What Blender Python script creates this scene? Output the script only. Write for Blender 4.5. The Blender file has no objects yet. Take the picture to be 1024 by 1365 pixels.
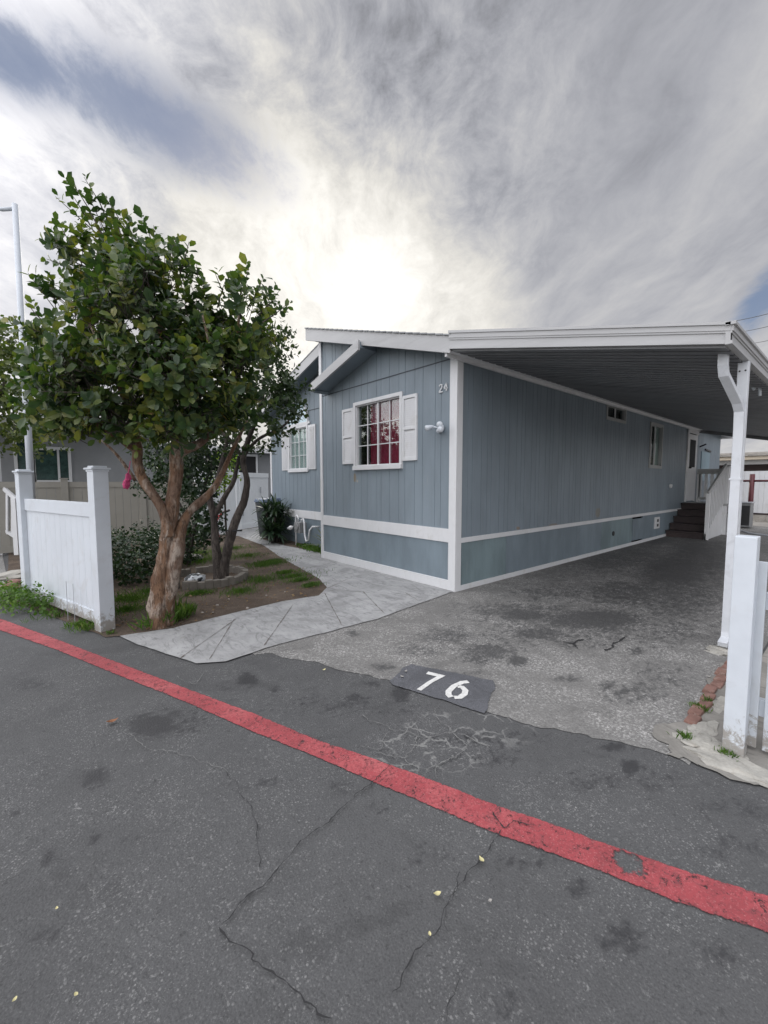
import bpy, bmesh, math, random
import numpy as np
from mathutils import Vector, Matrix, noise as mnoise
random.seed(7); RNG = np.random.default_rng(11)
R = math.radians
scene = bpy.context.scene
COL = scene.collection

# ------------------------------------------------------------------ camera and survey helpers
# X runs along the long side of the house, Y along its front, Z up; the near bottom corner of the house is the origin.
FP, CXP, CYP = 553.0, 512.0, 682.5
PITCH, AZ, EYE = R(4.1), R(49.45), 1.45
CAM = Vector((-4.2283, -3.5037, EYE))
def ray(px, py):
    a = (px-CXP)/FP; b = (py-CYP)/FP
    fy = math.cos(PITCH)-b*math.sin(PITCH); fz = -(math.sin(PITCH)+b*math.cos(PITCH))
    return Vector((a*math.sin(AZ)+fy*math.cos(AZ), -a*math.cos(AZ)+fy*math.sin(AZ), fz))
def G(px, py, z=0.0):
    r = ray(px, py); return CAM+r*((z-EYE)/r.z)
def PX(px, py, X):
    r = ray(px, py); return CAM+r*((X-CAM.x)/r.x)
def PY(px, py, Y):
    r = ray(px, py); return CAM+r*((Y-CAM.y)/r.y)
FW = Vector((math.cos(AZ), math.sin(AZ), 0)); RT = Vector((math.sin(AZ), -math.cos(AZ), 0))
def at(px, py, depth):
    r = ray(px, py); return CAM+r*(depth/(r.dot(FW)))
cam = bpy.data.cameras.new('camera'); co = bpy.data.objects.new('camera', cam); COL.objects.link(co)
co.location = CAM; co.rotation_euler = (R(90)-PITCH, 0, AZ-R(90))
cam.sensor_fit = 'HORIZONTAL'; cam.sensor_width = 36; cam.lens = 36*FP/1024; cam.clip_end = 2000; cam.clip_start = .05
scene.camera = co

# ------------------------------------------------------------------ node helpers
class NT:
    def __init__(s, nt): s.nt = nt; s.n = nt.nodes; s.l = nt.links
    def new(s, t, **k):
        n = s.n.new(t)
        for a, v in k.items(): setattr(n, a, v)
        return n
    def put(s, sock, v):
        if v is None: return
        if isinstance(v, bpy.types.NodeSocket): s.l.new(v, sock)
        elif isinstance(v, (tuple, list)) and len(v) == 3 and sock.type == 'RGBA': sock.default_value = (*v, 1)
        else: sock.default_value = v
    def math(s, op, a, b=None, c=None, clamp=False):
        n = s.new('ShaderNodeMath', operation=op, use_clamp=clamp)
        s.put(n.inputs[0], a)
        if b is not None: s.put(n.inputs[1], b)
        if c is not None: s.put(n.inputs[2], c)
        return n.outputs[0]
    def vmath(s, op, a, b=None, scale=None):
        n = s.new('ShaderNodeVectorMath', operation=op)
        s.put(n.inputs[0], a)
        if b is not None: s.put(n.inputs[1], b)
        if scale is not None: s.put(n.inputs[3], scale)
        return n.outputs['Value'] if op in ('DOT_PRODUCT', 'LENGTH', 'DISTANCE') else n.outputs[0]
    def mix(s, f, a, b, blend='MIX'):
        n = s.new('ShaderNodeMix', data_type='RGBA', blend_type=blend)
        s.put(n.inputs[0], f); s.put(n.inputs[6], a); s.put(n.inputs[7], b); return n.outputs[2]
    def pos(s): return s.new('ShaderNodeNewGeometry').outputs['Position']
    def scale(s, v, sc):
        n = s.new('ShaderNodeMapping'); s.put(n.inputs[0], v); n.inputs[3].default_value = sc; return n.outputs[0]
    def noise(s, v, sc, det=4, rough=.55, dist=0, out=0):
        n = s.new('ShaderNodeTexNoise'); s.put(n.inputs['Vector'], v); n.inputs['Scale'].default_value = sc
        n.inputs['Detail'].default_value = det; n.inputs['Roughness'].default_value = rough; n.inputs['Distortion'].default_value = dist
        return n.outputs[out]
    def vor(s, v, sc, feat='F1', out=0, rnd=1):
        n = s.new('ShaderNodeTexVoronoi', feature=feat); s.put(n.inputs['Vector'], v); n.inputs['Scale'].default_value = sc
        n.inputs['Randomness'].default_value = rnd
        return n.outputs[out]
    def step(s, v, lo, hi, a=0.0, b=1.0):
        n = s.new('ShaderNodeMapRange', interpolation_type='SMOOTHSTEP'); s.put(n.inputs[0], v)
        n.inputs[1].default_value = lo; n.inputs[2].default_value = hi; n.inputs[3].default_value = a; n.inputs[4].default_value = b
        return n.outputs[0]
    def ramp(s, v, stops):
        n = s.new('ShaderNodeValToRGB'); s.put(n.inputs[0], v); e = n.color_ramp.elements
        while len(e) < len(stops): e.new(.5)
        for i, (p, c) in enumerate(stops): e[i].position = p; e[i].color = (*c, 1)
        return n.outputs[0]
    def bump(s, h, strength=.3, dist=.01):
        n = s.new('ShaderNodeBump'); s.put(n.inputs['Height'], h); n.inputs['Strength'].default_value = strength
        n.inputs['Distance'].default_value = dist; return n.outputs[0]
    def attr(s, name): return s.new('ShaderNodeAttribute', attribute_name=name).outputs['Fac']
def material(name, color=(.5, .5, .5), rough=.6, metal=0.0, spec=None):
    m = bpy.data.materials.new(name); m.use_nodes = True; t = NT(m.node_tree)
    b = t.n['Principled BSDF']; b.inputs['Base Color'].default_value = (*color, 1)
    b.inputs['Roughness'].default_value = rough; b.inputs['Metallic'].default_value = metal
    if spec is not None: b.inputs['Specular IOR Level'].default_value = spec
    m['_'] = 1
    return m, t, b
def var(name, c, amt=.12, sc=3, rough=.6, metal=0.0, dirt=None, dirt_amt=.0, dsc=2.5, bump=.0, bsc=60, stretch=(1, 1, 1)):
    """plain surface with blotchy wear; dirt = second colour in streaky patches"""
    m, t, b = material(name, c, rough, metal)
    p = t.scale(t.pos(), stretch)
    n = t.noise(p, sc, 6, .6); n2 = t.noise(p, sc*9, 4, .6)
    v = t.math('ADD', t.math('MULTIPLY', n, .65), t.math('MULTIPLY', n2, .35))
    f = t.math('ADD', 1-amt, t.math('MULTIPLY', t.step(v, .3, .7), 2*amt))
    colr = t.vmath('SCALE', c, scale=f)
    if dirt:
        d = t.math('MULTIPLY', t.step(t.noise(p, dsc, 8, .7, .6), .52, .72), dirt_amt)
        colr = t.mix(d, colr, dirt)
    t.put(b.inputs['Base Color'], colr)
    t.put(b.inputs['Roughness'], t.step(n2, .3, .7, max(.05, rough-.08), min(1, rough+.1)))
    if bump: t.put(b.inputs['Normal'], t.bump(t.noise(p, bsc, 4, .6), bump, .004))
    return m

# ------------------------------------------------------------------ mesh helpers
def tag(o, label=None, cat=None, group=None, kind=None):
    if label: o['label'] = label
    if cat: o['category'] = cat
    if group: o['group'] = group
    if kind: o['kind'] = kind
    return o
def thing(name, label, cat, loc=(0, 0, 0), group=None):
    o = bpy.data.objects.new(name, None); o.empty_display_size = .2; COL.objects.link(o); o.location = loc
    return tag(o, label, cat, group)
def worldloc(o):
    v = Vector(o.location)
    while o.parent: o = o.parent; v += Vector(o.location)
    return v
def link_mesh(name, me, mat, parent=None, smooth=False):
    o = bpy.data.objects.new(name, me); COL.objects.link(o)
    for m in (mat if isinstance(mat, (list, tuple)) else [mat]): me.materials.append(m)
    if parent is not None:
        o.parent = parent; me.transform(Matrix.Translation(-worldloc(parent)))
    if smooth:
        for p in me.polygons: p.use_smooth = True
    return o
class MB:
    def __init__(s): s.v = []; s.f = []; s.m = []; s.cur = 0
    def _add(s, vs, fs):
        o = len(s.v); s.v += [tuple(v) for v in vs]; s.f += [tuple(i+o for i in f) for f in fs]; s.m += [s.cur]*len(fs); return s
    def box(s, a, b):
        x0, y0, z0 = [min(a[i], b[i]) for i in range(3)]; x1, y1, z1 = [max(a[i], b[i]) for i in range(3)]
        return s.hexa([(x0, y0, z0), (x1, y0, z0), (x1, y1, z0), (x0, y1, z0), (x0, y0, z1), (x1, y0, z1), (x1, y1, z1), (x0, y1, z1)])
    def hexa(s, p): return s._add(p, [(3, 2, 1, 0), (4, 5, 6, 7), (0, 1, 5, 4), (1, 2, 6, 5), (2, 3, 7, 6), (3, 0, 4, 7)])
    def beam(s, a, b, w, h, up=(0, 0, 1)):
        """rectangular bar from a to b, w across, h along up"""
        a, b, up = Vector(a), Vector(b), Vector(up); d = (b-a).normalized(); sd = d.cross(up)
        if sd.length < 1e-4: sd = d.cross(Vector((1, 0, 0)))
        sd.normalize(); u = sd.cross(d).normalized(); sd = sd*w/2; u = u*h/2
        return s.hexa([a-sd-u, a+sd-u, b+sd-u, b-sd-u, a-sd+u, a+sd+u, b+sd+u, b-sd+u])
    def tube(s, pts, r, seg=8, caps=True):
        pts = [Vector(p) for p in pts]; n = len(pts); rs = r if isinstance(r, (list, tuple)) else [r]*n
        base = len(s.v); prev = None
        for i, p in enumerate(pts):
            d = (pts[min(i+1, n-1)]-pts[max(i-1, 0)]).normalized()
            ref = prev if prev is not None else (Vector((0, 0, 1)) if abs(d.z) < .9 else Vector((1, 0, 0)))
            x = (ref-d*ref.dot(d)).normalized(); y = d.cross(x); prev = x
            for k in range(seg):
                a = 2*math.pi*k/seg; s.v.append(tuple(p+(x*math.cos(a)+y*math.sin(a))*rs[i]))
        for i in range(n-1):
            for k in range(seg):
                k2 = (k+1) % seg; s.f.append((base+i*seg+k, base+i*seg+k2, base+(i+1)*seg+k2, base+(i+1)*seg+k)); s.m.append(s.cur)
        if caps:
            s.f.append(tuple(base+k for k in reversed(range(seg)))); s.f.append(tuple(base+(n-1)*seg+k for k in range(seg))); s.m += [s.cur]*2
        return s
    def prism(s, poly, d):
        """polygon (list of 3-D points) pushed by vector d"""
        n = len(poly); poly = [Vector(p) for p in poly]; d = Vector(d)
        return s._add(poly+[p+d for p in poly], [tuple(range(n))[::-1], tuple(range(n, 2*n))]+[(i, (i+1) % n, (i+1) % n+n, i+n) for i in range(n)])
    def lathe(s, c, prof, seg=16, axis=(0, 0, 1)):
        c = Vector(c); ax = Vector(axis).normalized(); x = ax.orthogonal().normalized(); y = ax.cross(x)
        base = len(s.v); n = len(prof)
        for r, h in prof:
            for k in range(seg):
                a = 2*math.pi*k/seg; s.v.append(tuple(c+ax*h+(x*math.cos(a)+y*math.sin(a))*r))
        for i in range(n-1):
            for k in range(seg):
                k2 = (k+1) % seg; s.f.append((base+i*seg+k, base+i*seg+k2, base+(i+1)*seg+k2, base+(i+1)*seg+k)); s.m.append(s.cur)
        s.f.append(tuple(base+k for k in reversed(range(seg)))); s.f.append(tuple(base+(n-1)*seg+k for k in range(seg))); s.m += [s.cur]*2
        return s
    def blob(s, c, r, seed=0, sub=2, amp=.25, fr=1.5):
        bm = bmesh.new(); bmesh.ops.create_icosphere(bm, subdivisions=sub, radius=1)
        r = Vector(r) if isinstance(r, (list, tuple)) else Vector((r, r, r)); vs = []
        for v in bm.verts:
            k = 1+amp*mnoise.noise(v.co*fr+Vector((seed*3.1, seed*1.7, seed)))
            vs.append(Vector(c)+Vector((v.co.x*r.x, v.co.y*r.y, v.co.z*r.z))*k)
        fs = [tuple(v.index for v in f.verts) for f in bm.faces]; bm.free(); return s._add(vs, fs)
    def mesh(s, name):
        me = bpy.data.meshes.new(name); me.from_pydata(s.v, [], s.f); me.update()
        if any(s.m): me.polygons.foreach_set('material_index', s.m)
        bm = bmesh.new(); bm.from_mesh(me); bmesh.ops.recalc_face_normals(bm, faces=bm.faces); bm.to_mesh(me); bm.free()
        return me
    def build(s, name, mat, parent=None, bevel=0.0, smooth=False):
        me = s.mesh(name)
        if bevel:
            bm = bmesh.new(); bm.from_mesh(me)
            es = [e for e in bm.edges if len(e.link_faces) == 2 and e.calc_face_angle(0) > .6]
            bmesh.ops.bevel(bm, geom=es, offset=bevel, segments=2, profile=.6, affect='EDGES', clamp_overlap=True); bm.to_mesh(me); bm.free()
        o = link_mesh(name, me, mat, parent, smooth)
        return o
def setting(o): o['kind'] = 'structure'; return o
def jitter_line(pts, step=.03, amp=.012, seed=0):
    """resample a ground polyline and make it wander"""
    out = []
    for i in range(len(pts)-1):
        a, b = Vector(pts[i]), Vector(pts[i+1]); n = max(1, int((b-a).length/step))
        for k in range(n): out.append(a.lerp(b, k/n))
    out.append(Vector(pts[-1])); res = []
    for i, p in enumerate(out):
        q = Vector((p.x*9, p.y*9, seed*7.7)); q2 = q*3.9
        res.append(p+Vector((mnoise.noise(q)+.5*mnoise.noise(q2), mnoise.noise(q+Vector((9, 4, 1)))+.5*mnoise.noise(q2+Vector((5, 5, 5))), 0))*amp)
    return res
def sheet_poly(pts, z):
    from mathutils.geometry import tessellate_polygon
    P = [Vector((p[0], p[1], 0)) for p in pts]; me = bpy.data.meshes.new('sheet'); fs = []
    for a, b, c in tessellate_polygon([P]):
        n = (P[b]-P[a]).cross(P[c]-P[a]).z
        if abs(n) > 1e-9: fs.append((a, b, c) if n > 0 else (a, c, b))
    me.from_pydata([(p.x, p.y, z) for p in P], [], fs); me.update(); return me

# ------------------------------------------------------------------ ground marks: blobs stored on the sheet vertices
def gblob(px, py, rx, ry, s=1.0):
    c = G(px, py); a = G(px+rx, py)-c; b = (G(px, py+ry)-G(px, py-ry))*.5
    M = Matrix(((a.x, b.x), (a.y, b.y))).inverted(); return (c.x, c.y, M[0][0], M[0][1], M[1][0], M[1][1], s)
def blob_field(XY, blobs):
    v = np.zeros(len(XY))
    for cx, cy, a, b, c, d, s in blobs:
        dx = XY[:, 0]-cx; dy = XY[:, 1]-cy; r = np.hypot(a*dx+b*dy, c*dx+d*dy)
        v = np.maximum(v, s*np.clip(1.35-r, 0, 1))
    return v
def grid_sheet(name, xs, ys, z, warp, mats, fields):
    nx, ny = len(xs), len(ys); X, Y = np.meshgrid(xs, ys, indexing='ij')
    X, Y = warp(X, Y) if warp else (X, Y)
    V = np.stack([X.ravel(), Y.ravel(), np.full(nx*ny, z)], 1)
    i = np.arange(nx-1)[:, None]*ny+np.arange(ny-1)[None, :]; i = i.ravel()
    Fq = np.stack([i, i+ny, i+ny+1, i+1], 1)
    me = bpy.data.meshes.new(name); me.from_pydata(V.tolist(), [], Fq.tolist()); me.update()
    for k, bl in fields.items():
        at_ = me.attributes.new(k, 'FLOAT', 'POINT'); at_.data.foreach_set('value', blob_field(V[:, :2], bl).astype(np.float32))
    if me.polygons[0].normal.z < 0: me.flip_normals()
    return link_mesh(name, me, mats)

# ================================================================== MATERIALS
def asphalt_mat(name, base, speck, amt, grain=170, patch=.25, dark=(.022, .022, .024)):
    m, t, b = material(name, base, .86)
    p = t.pos()
    big = t.noise(p, 1.1, 7, .68, .5); mid = t.noise(p, 7, 7, .75, .4); fine = t.noise(p, grain, 3, .7)
    col = t.vmath('SCALE', base, scale=t.math('ADD', 1-patch, t.math('MULTIPLY', t.math('ADD', t.math('MULTIPLY', big, .5), t.math('MULTIPLY', mid, .5)), 2*patch)))
    stone = t.vor(p, grain*.62, 'F1', 0); sc = t.new('ShaderNodeSeparateColor'); t.put(sc.inputs[0], t.vor(p, grain*.62, 'F1', 1))
    fl1 = t.step(t.noise(p, grain*.8, 5, .8, .6), .63-amt*.25, .70-amt*.2); fl2 = t.step(t.noise(t.scale(p, (1, 1.7, 1)), grain*.28, 7, .85, .8), .60, .66)
    stones = t.math('MAXIMUM', t.math('MAXIMUM', fl1, t.math('MULTIPLY', fl2, .8)), t.math('MULTIPLY', t.math('MULTIPLY', t.step(sc.outputs[0], 1-amt, 1-amt*.5), t.step(stone, .5, .3)), .6))
    wear = t.step(t.noise(t.scale(p, (1, 1, 1)), 2.2, 7, .75, .8), .40, .60)
    col = t.mix(t.math('MULTIPLY', stones, t.math('ADD', .12, t.math('MULTIPLY', wear, .88))), col, speck)
    col = t.mix(t.step(fine, .5, .75, 0, .28), col, tuple(c*1.9 for c in base))
    col = t.mix(t.step(fine, .5, .30, 0, .55), col, tuple(c*.4 for c in base))
    pitn = t.noise(p, 42, 6, .8, .5); col = t.mix(t.step(pitn, .44, .36, 0, .6), col, tuple(c*.38 for c in base))
    sm = t.step(t.noise(p, 1.7, 6, .7, 1.1), .56, .66); col = t.mix(t.math('MULTIPLY', sm, .35), col, tuple(c*.5 for c in base))
    scar = t.math('MULTIPLY', t.step(t.noise(p, 28, 5, .75, 1.2), .60, .68), wear)
    col = t.mix(t.math('MULTIPLY', scar, .75), col, speck)
    nz = t.math('ADD', t.math('MULTIPLY', mid, .6), t.math('MULTIPLY', t.noise(p, 30, 4, .7), .4))
    p2 = t.scale(p, (1, 1.6, 1)); rg = t.noise(p2, 13, 8, .78, .9)
    nz = t.math('ADD', t.math('MULTIPLY', nz, .5), t.math('MULTIPLY', rg, .5))
    dk = t.step(t.math('ADD', t.attr('dark'), t.math('MULTIPLY', t.math('SUBTRACT', nz, .5), 4.2)), .15, .7)
    dk = t.math('MULTIPLY', dk, t.step(t.attr('dark'), 0, .2))
    col = t.mix(t.math('MULTIPLY', dk, .78), col, dark)
    lt = t.math('MULTIPLY', t.step(t.attr('light'), .0, .5), 1)
    nq = t.vmath('ADD', t.pos(), t.vmath('SCALE', t.noise(p, 9, 3, .6, 0, 1), scale=.12))
    edge = t.math('MULTIPLY', t.step(t.vor(nq, 6.5, 'DISTANCE_TO_EDGE'), .06, .012), t.step(t.noise(p, 8, 3), .4, .56))
    net = t.math('MULTIPLY', t.math('MULTIPLY', edge, lt), .6)
    col = t.mix(net, col, (.26, .26, .25))
    sc2 = t.math('MULTIPLY', t.math('MULTIPLY', t.step(t.noise(p, 45, 4, .8), .56, .66), t.step(t.attr('pale'), .05, .6)), .7)
    col = t.mix(sc2, col, (.34, .34, .33))
    t.put(b.inputs['Base Color'], col)
    t.put(b.inputs['Roughness'], t.math('SUBTRACT', .9, t.math('MULTIPLY', dk, .25)))
    h = t.math('ADD', t.math('MULTIPLY', fine, .5), t.math('MULTIPLY', stone, -.5))
    t.put(b.inputs['Normal'], t.bump(h, .55, .006))
    return m
M = {}
M['road'] = asphalt_mat('road asphalt', (.076, .077, .078), (.25, .25, .245), .24, 165, .5)
M['drive'] = asphalt_mat('driveway asphalt', (.165, .162, .155), (.46, .452, .435), .46, 78, .3, (.04, .04, .041))
M['patch'] = asphalt_mat('patch asphalt', (.095, .098, .108), (.19, .19, .21), .3, 150, .3)

def concrete(name, c, warm=(.2, .17, .13)):
    m, t, b = material(name, c, .85); p = t.pos()
    v = t.noise(p, 1.8, 7, .68, .7); f = t.noise(p, 90, 3, .7); s = t.noise(t.scale(p, (3, 1, 1)), 3.5, 7, .75, 1.5)
    col = t.vmath('SCALE', c, scale=t.math('ADD', t.math('MULTIPLY', t.step(v, .3, .7), .4), .78))
    col = t.mix(t.step(s, .49, .64, 0, .7), col, tuple(x*.48 for x in c)); col = t.mix(t.step(t.noise(p, 1.1, 7, .75, 1.2), .5, .62, 0, .45), col, tuple(x*.6 for x in c))
    col = t.mix(t.step(s, .44, .3, 0, .35), col, tuple(min(.6, x*1.35) for x in c))
    col = t.mix(t.step(t.noise(p, 4.3, 6, .7), .63, .76, 0, .35), col, warm)
    col = t.mix(t.step(f, .52, .72, 0, .3), col, tuple(x*.55 for x in c))
    col = t.mix(t.step(t.vor(p, 12, 'F1'), .07, .03, 0, .6), col, (.05, .045, .04))
    t.put(b.inputs['Base Color'], col); t.put(b.inputs['Normal'], t.bump(t.math('ADD', f, v), .25, .004)); return m
M['walk'] = concrete('walkway concrete', (.335, .338, .338))
M['conc'] = concrete('old concrete', (.36, .35, .32))
M['apron'] = concrete('crumbling concrete', (.23, .22, .20), (.12, .1, .07))
M['pad'] = concrete('side pad concrete', (.33, .31, .28))
def soil():
    m, t, b = material('bare soil', (.1, .07, .05), .95); p = t.pos()
    v = t.noise(p, 2.4, 8, .7, .5); f = t.noise(p, 60, 5, .75)
    col = t.ramp(v, [(.3, (.045, .032, .023)), (.5, (.092, .066, .047)), (.72, (.155, .118, .088))])
    col = t.mix(t.step(f, .45, .7, 0, .55), col, (.045, .034, .026))
    col = t.mix(t.step(t.vor(p, 45, 'F1'), .2, .1, 0, .5), col, (.3, .26, .21))
    t.put(b.inputs['Base Color'], col); t.put(b.inputs['Normal'], t.bump(t.math('ADD', f, v), .7, .02)); return m
M['soil'] = soil()
def siding(name, c, rust=(), amt=.10):
    m, t, b = material(name, c, .55); p = t.pos()
    v = t.noise(t.scale(p, (1, 1, .35)), 2.2, 6, .65); g = t.noise(t.scale(p, (60, 60, 1.2)), 1, 5, .7)
    col = t.vmath('SCALE', c, scale=t.math('ADD', 1-amt, t.math('MULTIPLY', t.step(v, .3, .7), 2*amt)))
    col = t.mix(t.step(g, .45, .75, 0, .22), col, tuple(x*.72 for x in c))
    col = t.mix(t.step(t.noise(t.scale(p, (4, 4, .6)), 1.6, 7, .75), .6, .75, 0, .3), col, (.3, .31, .3))
    for (cx, cy, cz, rx, ry, rz, s, rc) in rust:
        q = t.vmath('DIVIDE', t.vmath('SUBTRACT', p, (cx, cy, cz)), (rx, ry, rz))
        d = t.math('ADD', t.vmath('LENGTH', q), t.math('MULTIPLY', t.math('SUBTRACT', t.noise(p, 14, 5, .7), .5), 1.2))
        col = t.mix(t.step(d, 1.05, .55, 0, s), col, rc)
    t.put(b.inputs['Base Color'], col); t.put(b.inputs['Normal'], t.bump(g, .18, .003)); return m
RUST = (.26, .15, .07)
M['blue'] = siding('blue painted siding', (.188, .230, .265), [(0, 2.2, 1.53, .3, .045, .09, .75, (.22, .17, .1)), (0, 2.13, 1.47, .3, .03, .03, .7, (.35, .33, .28)), (1.5, 0, .74, .06, .3, .03, .6, RUST),
    (4.4, 0, .84, .14, .3, .12, .5, (.2, .16, .09)), (2.6, 0, .72, .2, .3, .03, .4, RUST)])
M['skirt'] = siding('blue skirting panel', (.168, .212, .245), amt=.16)
M['skirt2'] = siding('faded teal skirting panel', (.165, .222, .24), amt=.2)
M['white'] = var('white painted trim', (.62, .63, .645), .05, 2.5, .5, dirt=(.42, .4, .36), dirt_amt=.35, dsc=5, stretch=(1, 1, .5))
M['vinyl'] = var('white vinyl', (.54, .58, .625), .05, 1.5, .42, dirt=(.36, .35, .33), dirt_amt=.3, dsc=4, bump=.06, bsc=14)
def grime(m, amt=.75):
    t = NT(m.node_tree); b = t.n['Principled BSDF']; l = b.inputs['Base Color'].links[0].from_socket; p = t.pos()
    sz = t.new('ShaderNodeSeparateXYZ'); t.l.new(p, sz.inputs[0]); h = t.step(sz.outputs[2], .02, .32, .30, .0)
    n = t.noise(p, 17, 8, .8, .6); k = t.step(t.math('ADD', n, h), .66, .78, 0, amt); col = t.mix(k, l, (.2, .17, .13))
    sc = t.noise(t.scale(p, (1, 1, .25)), 26, 6, .8); col = t.mix(t.step(sc, .64, .72, 0, .4), col, (.3, .3, .31)); t.put(b.inputs['Base Color'], col)
grime(M['vinyl'])
M['cleanvinyl'] = var('newer white vinyl', (.76, .78, .80), .03, 1.5, .4)
M['metalwhite'] = var('weathered white aluminium', (.37, .375, .38), .08, 2, .42, dirt=(.25, .25, .25), dirt_amt=.4, dsc=3, stretch=(.3, .3, 3))
M['postwhite'] = var('white enamelled post', (.56, .585, .62), .05, 2.2, .42, dirt=(.33, .34, .36), dirt_amt=.35, dsc=6)
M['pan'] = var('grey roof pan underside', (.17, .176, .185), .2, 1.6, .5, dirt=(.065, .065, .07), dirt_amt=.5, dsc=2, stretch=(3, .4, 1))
M['shingle'] = var('grey roofing', (.27, .28, .29), .2, 8, .8, bump=.4)
M['gray'] = var('grey painted wood', (.33, .34, .34), .1, 3, .6)
M['darkwood'] = var('dark red brown stair boards', (.028, .018, .019), .35, 5, .6, dirt=(.07, .05, .042), dirt_amt=.5)
M['black'] = var('black plastic', (.018, .018, .02), .2, 6, .5)
M['steel'] = var('galvanised steel', (.45, .47, .5), .1, 5, .4, .6)
M['polemetal'] = var('pale painted pole', (.52, .56, .61), .07, 2, .45)
M['beige'] = var('beige vinyl fence', (.26, .25, .222), .06, 2, .55, dirt=(.22, .21, .18), dirt_amt=.3)
M['nwall'] = var('neighbour grey stucco', (.235, .245, .255), .08, 2.5, .85, bump=.2)
M['nroof'] = var('neighbour roofing', (.2, .2, .2), .2, 6, .85)
M['brick'] = var('weathered red brick', (.19, .105, .085), .25, 14, .9, dirt=(.4, .36, .31), dirt_amt=.55, dsc=18, bump=.5)
M['rubble'] = var('broken pale concrete', (.33, .32, .29), .2, 9, .95, dirt=(.2, .17, .13), dirt_amt=.6, dsc=9, bump=.8, bsc=70)
M['ring'] = concrete('soil stained concrete', (.17, .155, .13)) if False else var('soil stained concrete', (.17, .155, .135), .2, 8, .9, dirt=(.07, .055, .04), dirt_amt=.6, dsc=9, bump=.5)
M['stone'] = var('garden pebble', (.33, .3, .27), .25, 20, .85)
M['redpaint'] = var('dark red painted steel', (.09, .015, .02), .2, 6, .5)
M['scarlet'] = var('red enamel', (.45, .05, .06), .1, 5, .4)
M['pink'] = var('pink fabric', (.62, .08, .22), .2, 25, .8, bump=.5)
M['tan'] = var('pale tan roof trim', (.55, .48, .38), .15, 3, .7, dirt=(.35, .28, .2), dirt_amt=.4)  # the trim's own pale tan, with browner dirt patches
M['accase'] = var('grey condenser casing', (.2, .205, .21), .12, 5, .5)
M['curtain'] = var('dark red curtain', (.27, .017, .055), .15, 3, .9)
M['sheer'] = var('pale sheer curtain', (.5, .56, .56), .08, 4, .9)
M['arch'] = var('pale arched pane', (.46, .60, .66), .12, 2, .25)
M['binlid'] = var('blue grey bin plastic', (.10, .13, .19), .1, 5, .5)
M['binbody'] = var('charcoal bin plastic', (.035, .04, .045), .15, 5, .5)
M['greenpot'] = var('pale green plastic', (.26, .36, .1), .12, 6, .5)
M['numpaint'] = var('worn white road paint', (.62, .62, .60), .12, 30, .8, dirt=(.2, .2, .2), dirt_amt=.6, dsc=35)
M['dead'] = var('dry brown leaf', (.22, .1, .05), .3, 60, .9)
M['yleaf'] = var('dry yellow leaf', (.5, .46, .25), .15, 60, .8)
def glass():
    m = bpy.data.materials.new('window glass'); m.use_nodes = True; t = NT(m.node_tree); t.n.clear()
    o = t.new('ShaderNodeOutputMaterial'); tr = t.new('ShaderNodeBsdfTransparent'); gl = t.new('ShaderNodeBsdfGlossy')
    tr.inputs[0].default_value = (.86, .9, .89, 1); gl.inputs['Roughness'].default_value = .03
    fr = t.new('ShaderNodeFresnel'); fr.inputs[0].default_value = 1.55
    mx = t.new('ShaderNodeMixShader'); t.put(mx.inputs[0], t.math('MULTIPLY', fr.outputs[0], .22)); t.l.new(tr.outputs[0], mx.inputs[1]); t.l.new(gl.outputs[0], mx.inputs[2])
    t.l.new(mx.outputs[0], o.inputs[0]); return m
M['glass'] = glass()
M['dark'] = material('dark room', (.02, .02, .022), .9)[0]
def foliage(name, stops, trans=.35, rough=.42):
    m = bpy.data.materials.new(name); m.use_nodes = True; t = NT(m.node_tree); b = t.n['Principled BSDF']
    g = t.new('ShaderNodeNewGeometry'); rnd = g.outputs['Random Per Island']
    cl = t.noise(t.pos(), 2.6, 3, .6)
    v = t.math('ADD', t.math('MULTIPLY', rnd, .55), t.math('MULTIPLY', t.step(cl, .3, .7), .45))
    col = t.ramp(v, stops); t.put(b.inputs['Base Color'], col); b.inputs['Roughness'].default_value = rough
    b.inputs['Specular IOR Level'].default_value = .45
    tl = t.new('ShaderNodeBsdfTranslucent'); t.put(tl.inputs[0], t.mix(1, col, (1.5, 1.7, .6), 'MULTIPLY'))
    mx = t.new('ShaderNodeMixShader'); mx.inputs[0].default_value = trans
    t.l.new(b.outputs[0], mx.inputs[1]); t.l.new(tl.outputs[0], mx.inputs[2]); t.l.new(mx.outputs[0], t.n['Material Output'].inputs[0]); return m
M['leaf'] = foliage('broad glossy leaves', [(.0, (.014, .032, .017)), (.3, (.032, .062, .028)), (.55, (.062, .100, .034)), (.75, (.13, .155, .042)), (.92, (.21, .20, .06)), (1, (.24, .13, .06))])
M['leaf2'] = foliage('small dark leaves', [(0, (.014, .028, .014)), (.5, (.03, .055, .022)), (.85, (.06, .09, .03)), (1, (.12, .09, .04))], .3)
M['hedge'] = foliage('hedge leaves', [(0, (.008, .02, .010)), (.5, (.016, .037, .015)), (.9, (.04, .075, .025)), (1, (.09, .12, .04))], .2)
M['lime'] = foliage('lime leaves', [(0, (.08, .15, .02)), (.6, (.16, .25, .035)), (1, (.28, .33, .06))], .4)
M['grass'] = foliage('grass', [(0, (.035, .075, .015)), (.5, (.07, .14, .025)), (.9, (.12, .2, .04)), (1, (.25, .22, .1))], .35, .6)
M['yucca'] = foliage('strap leaves', [(0, (.012, .028, .016)), (.5, (.028, .055, .03)), (1, (.06, .09, .04))], .15)
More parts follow.
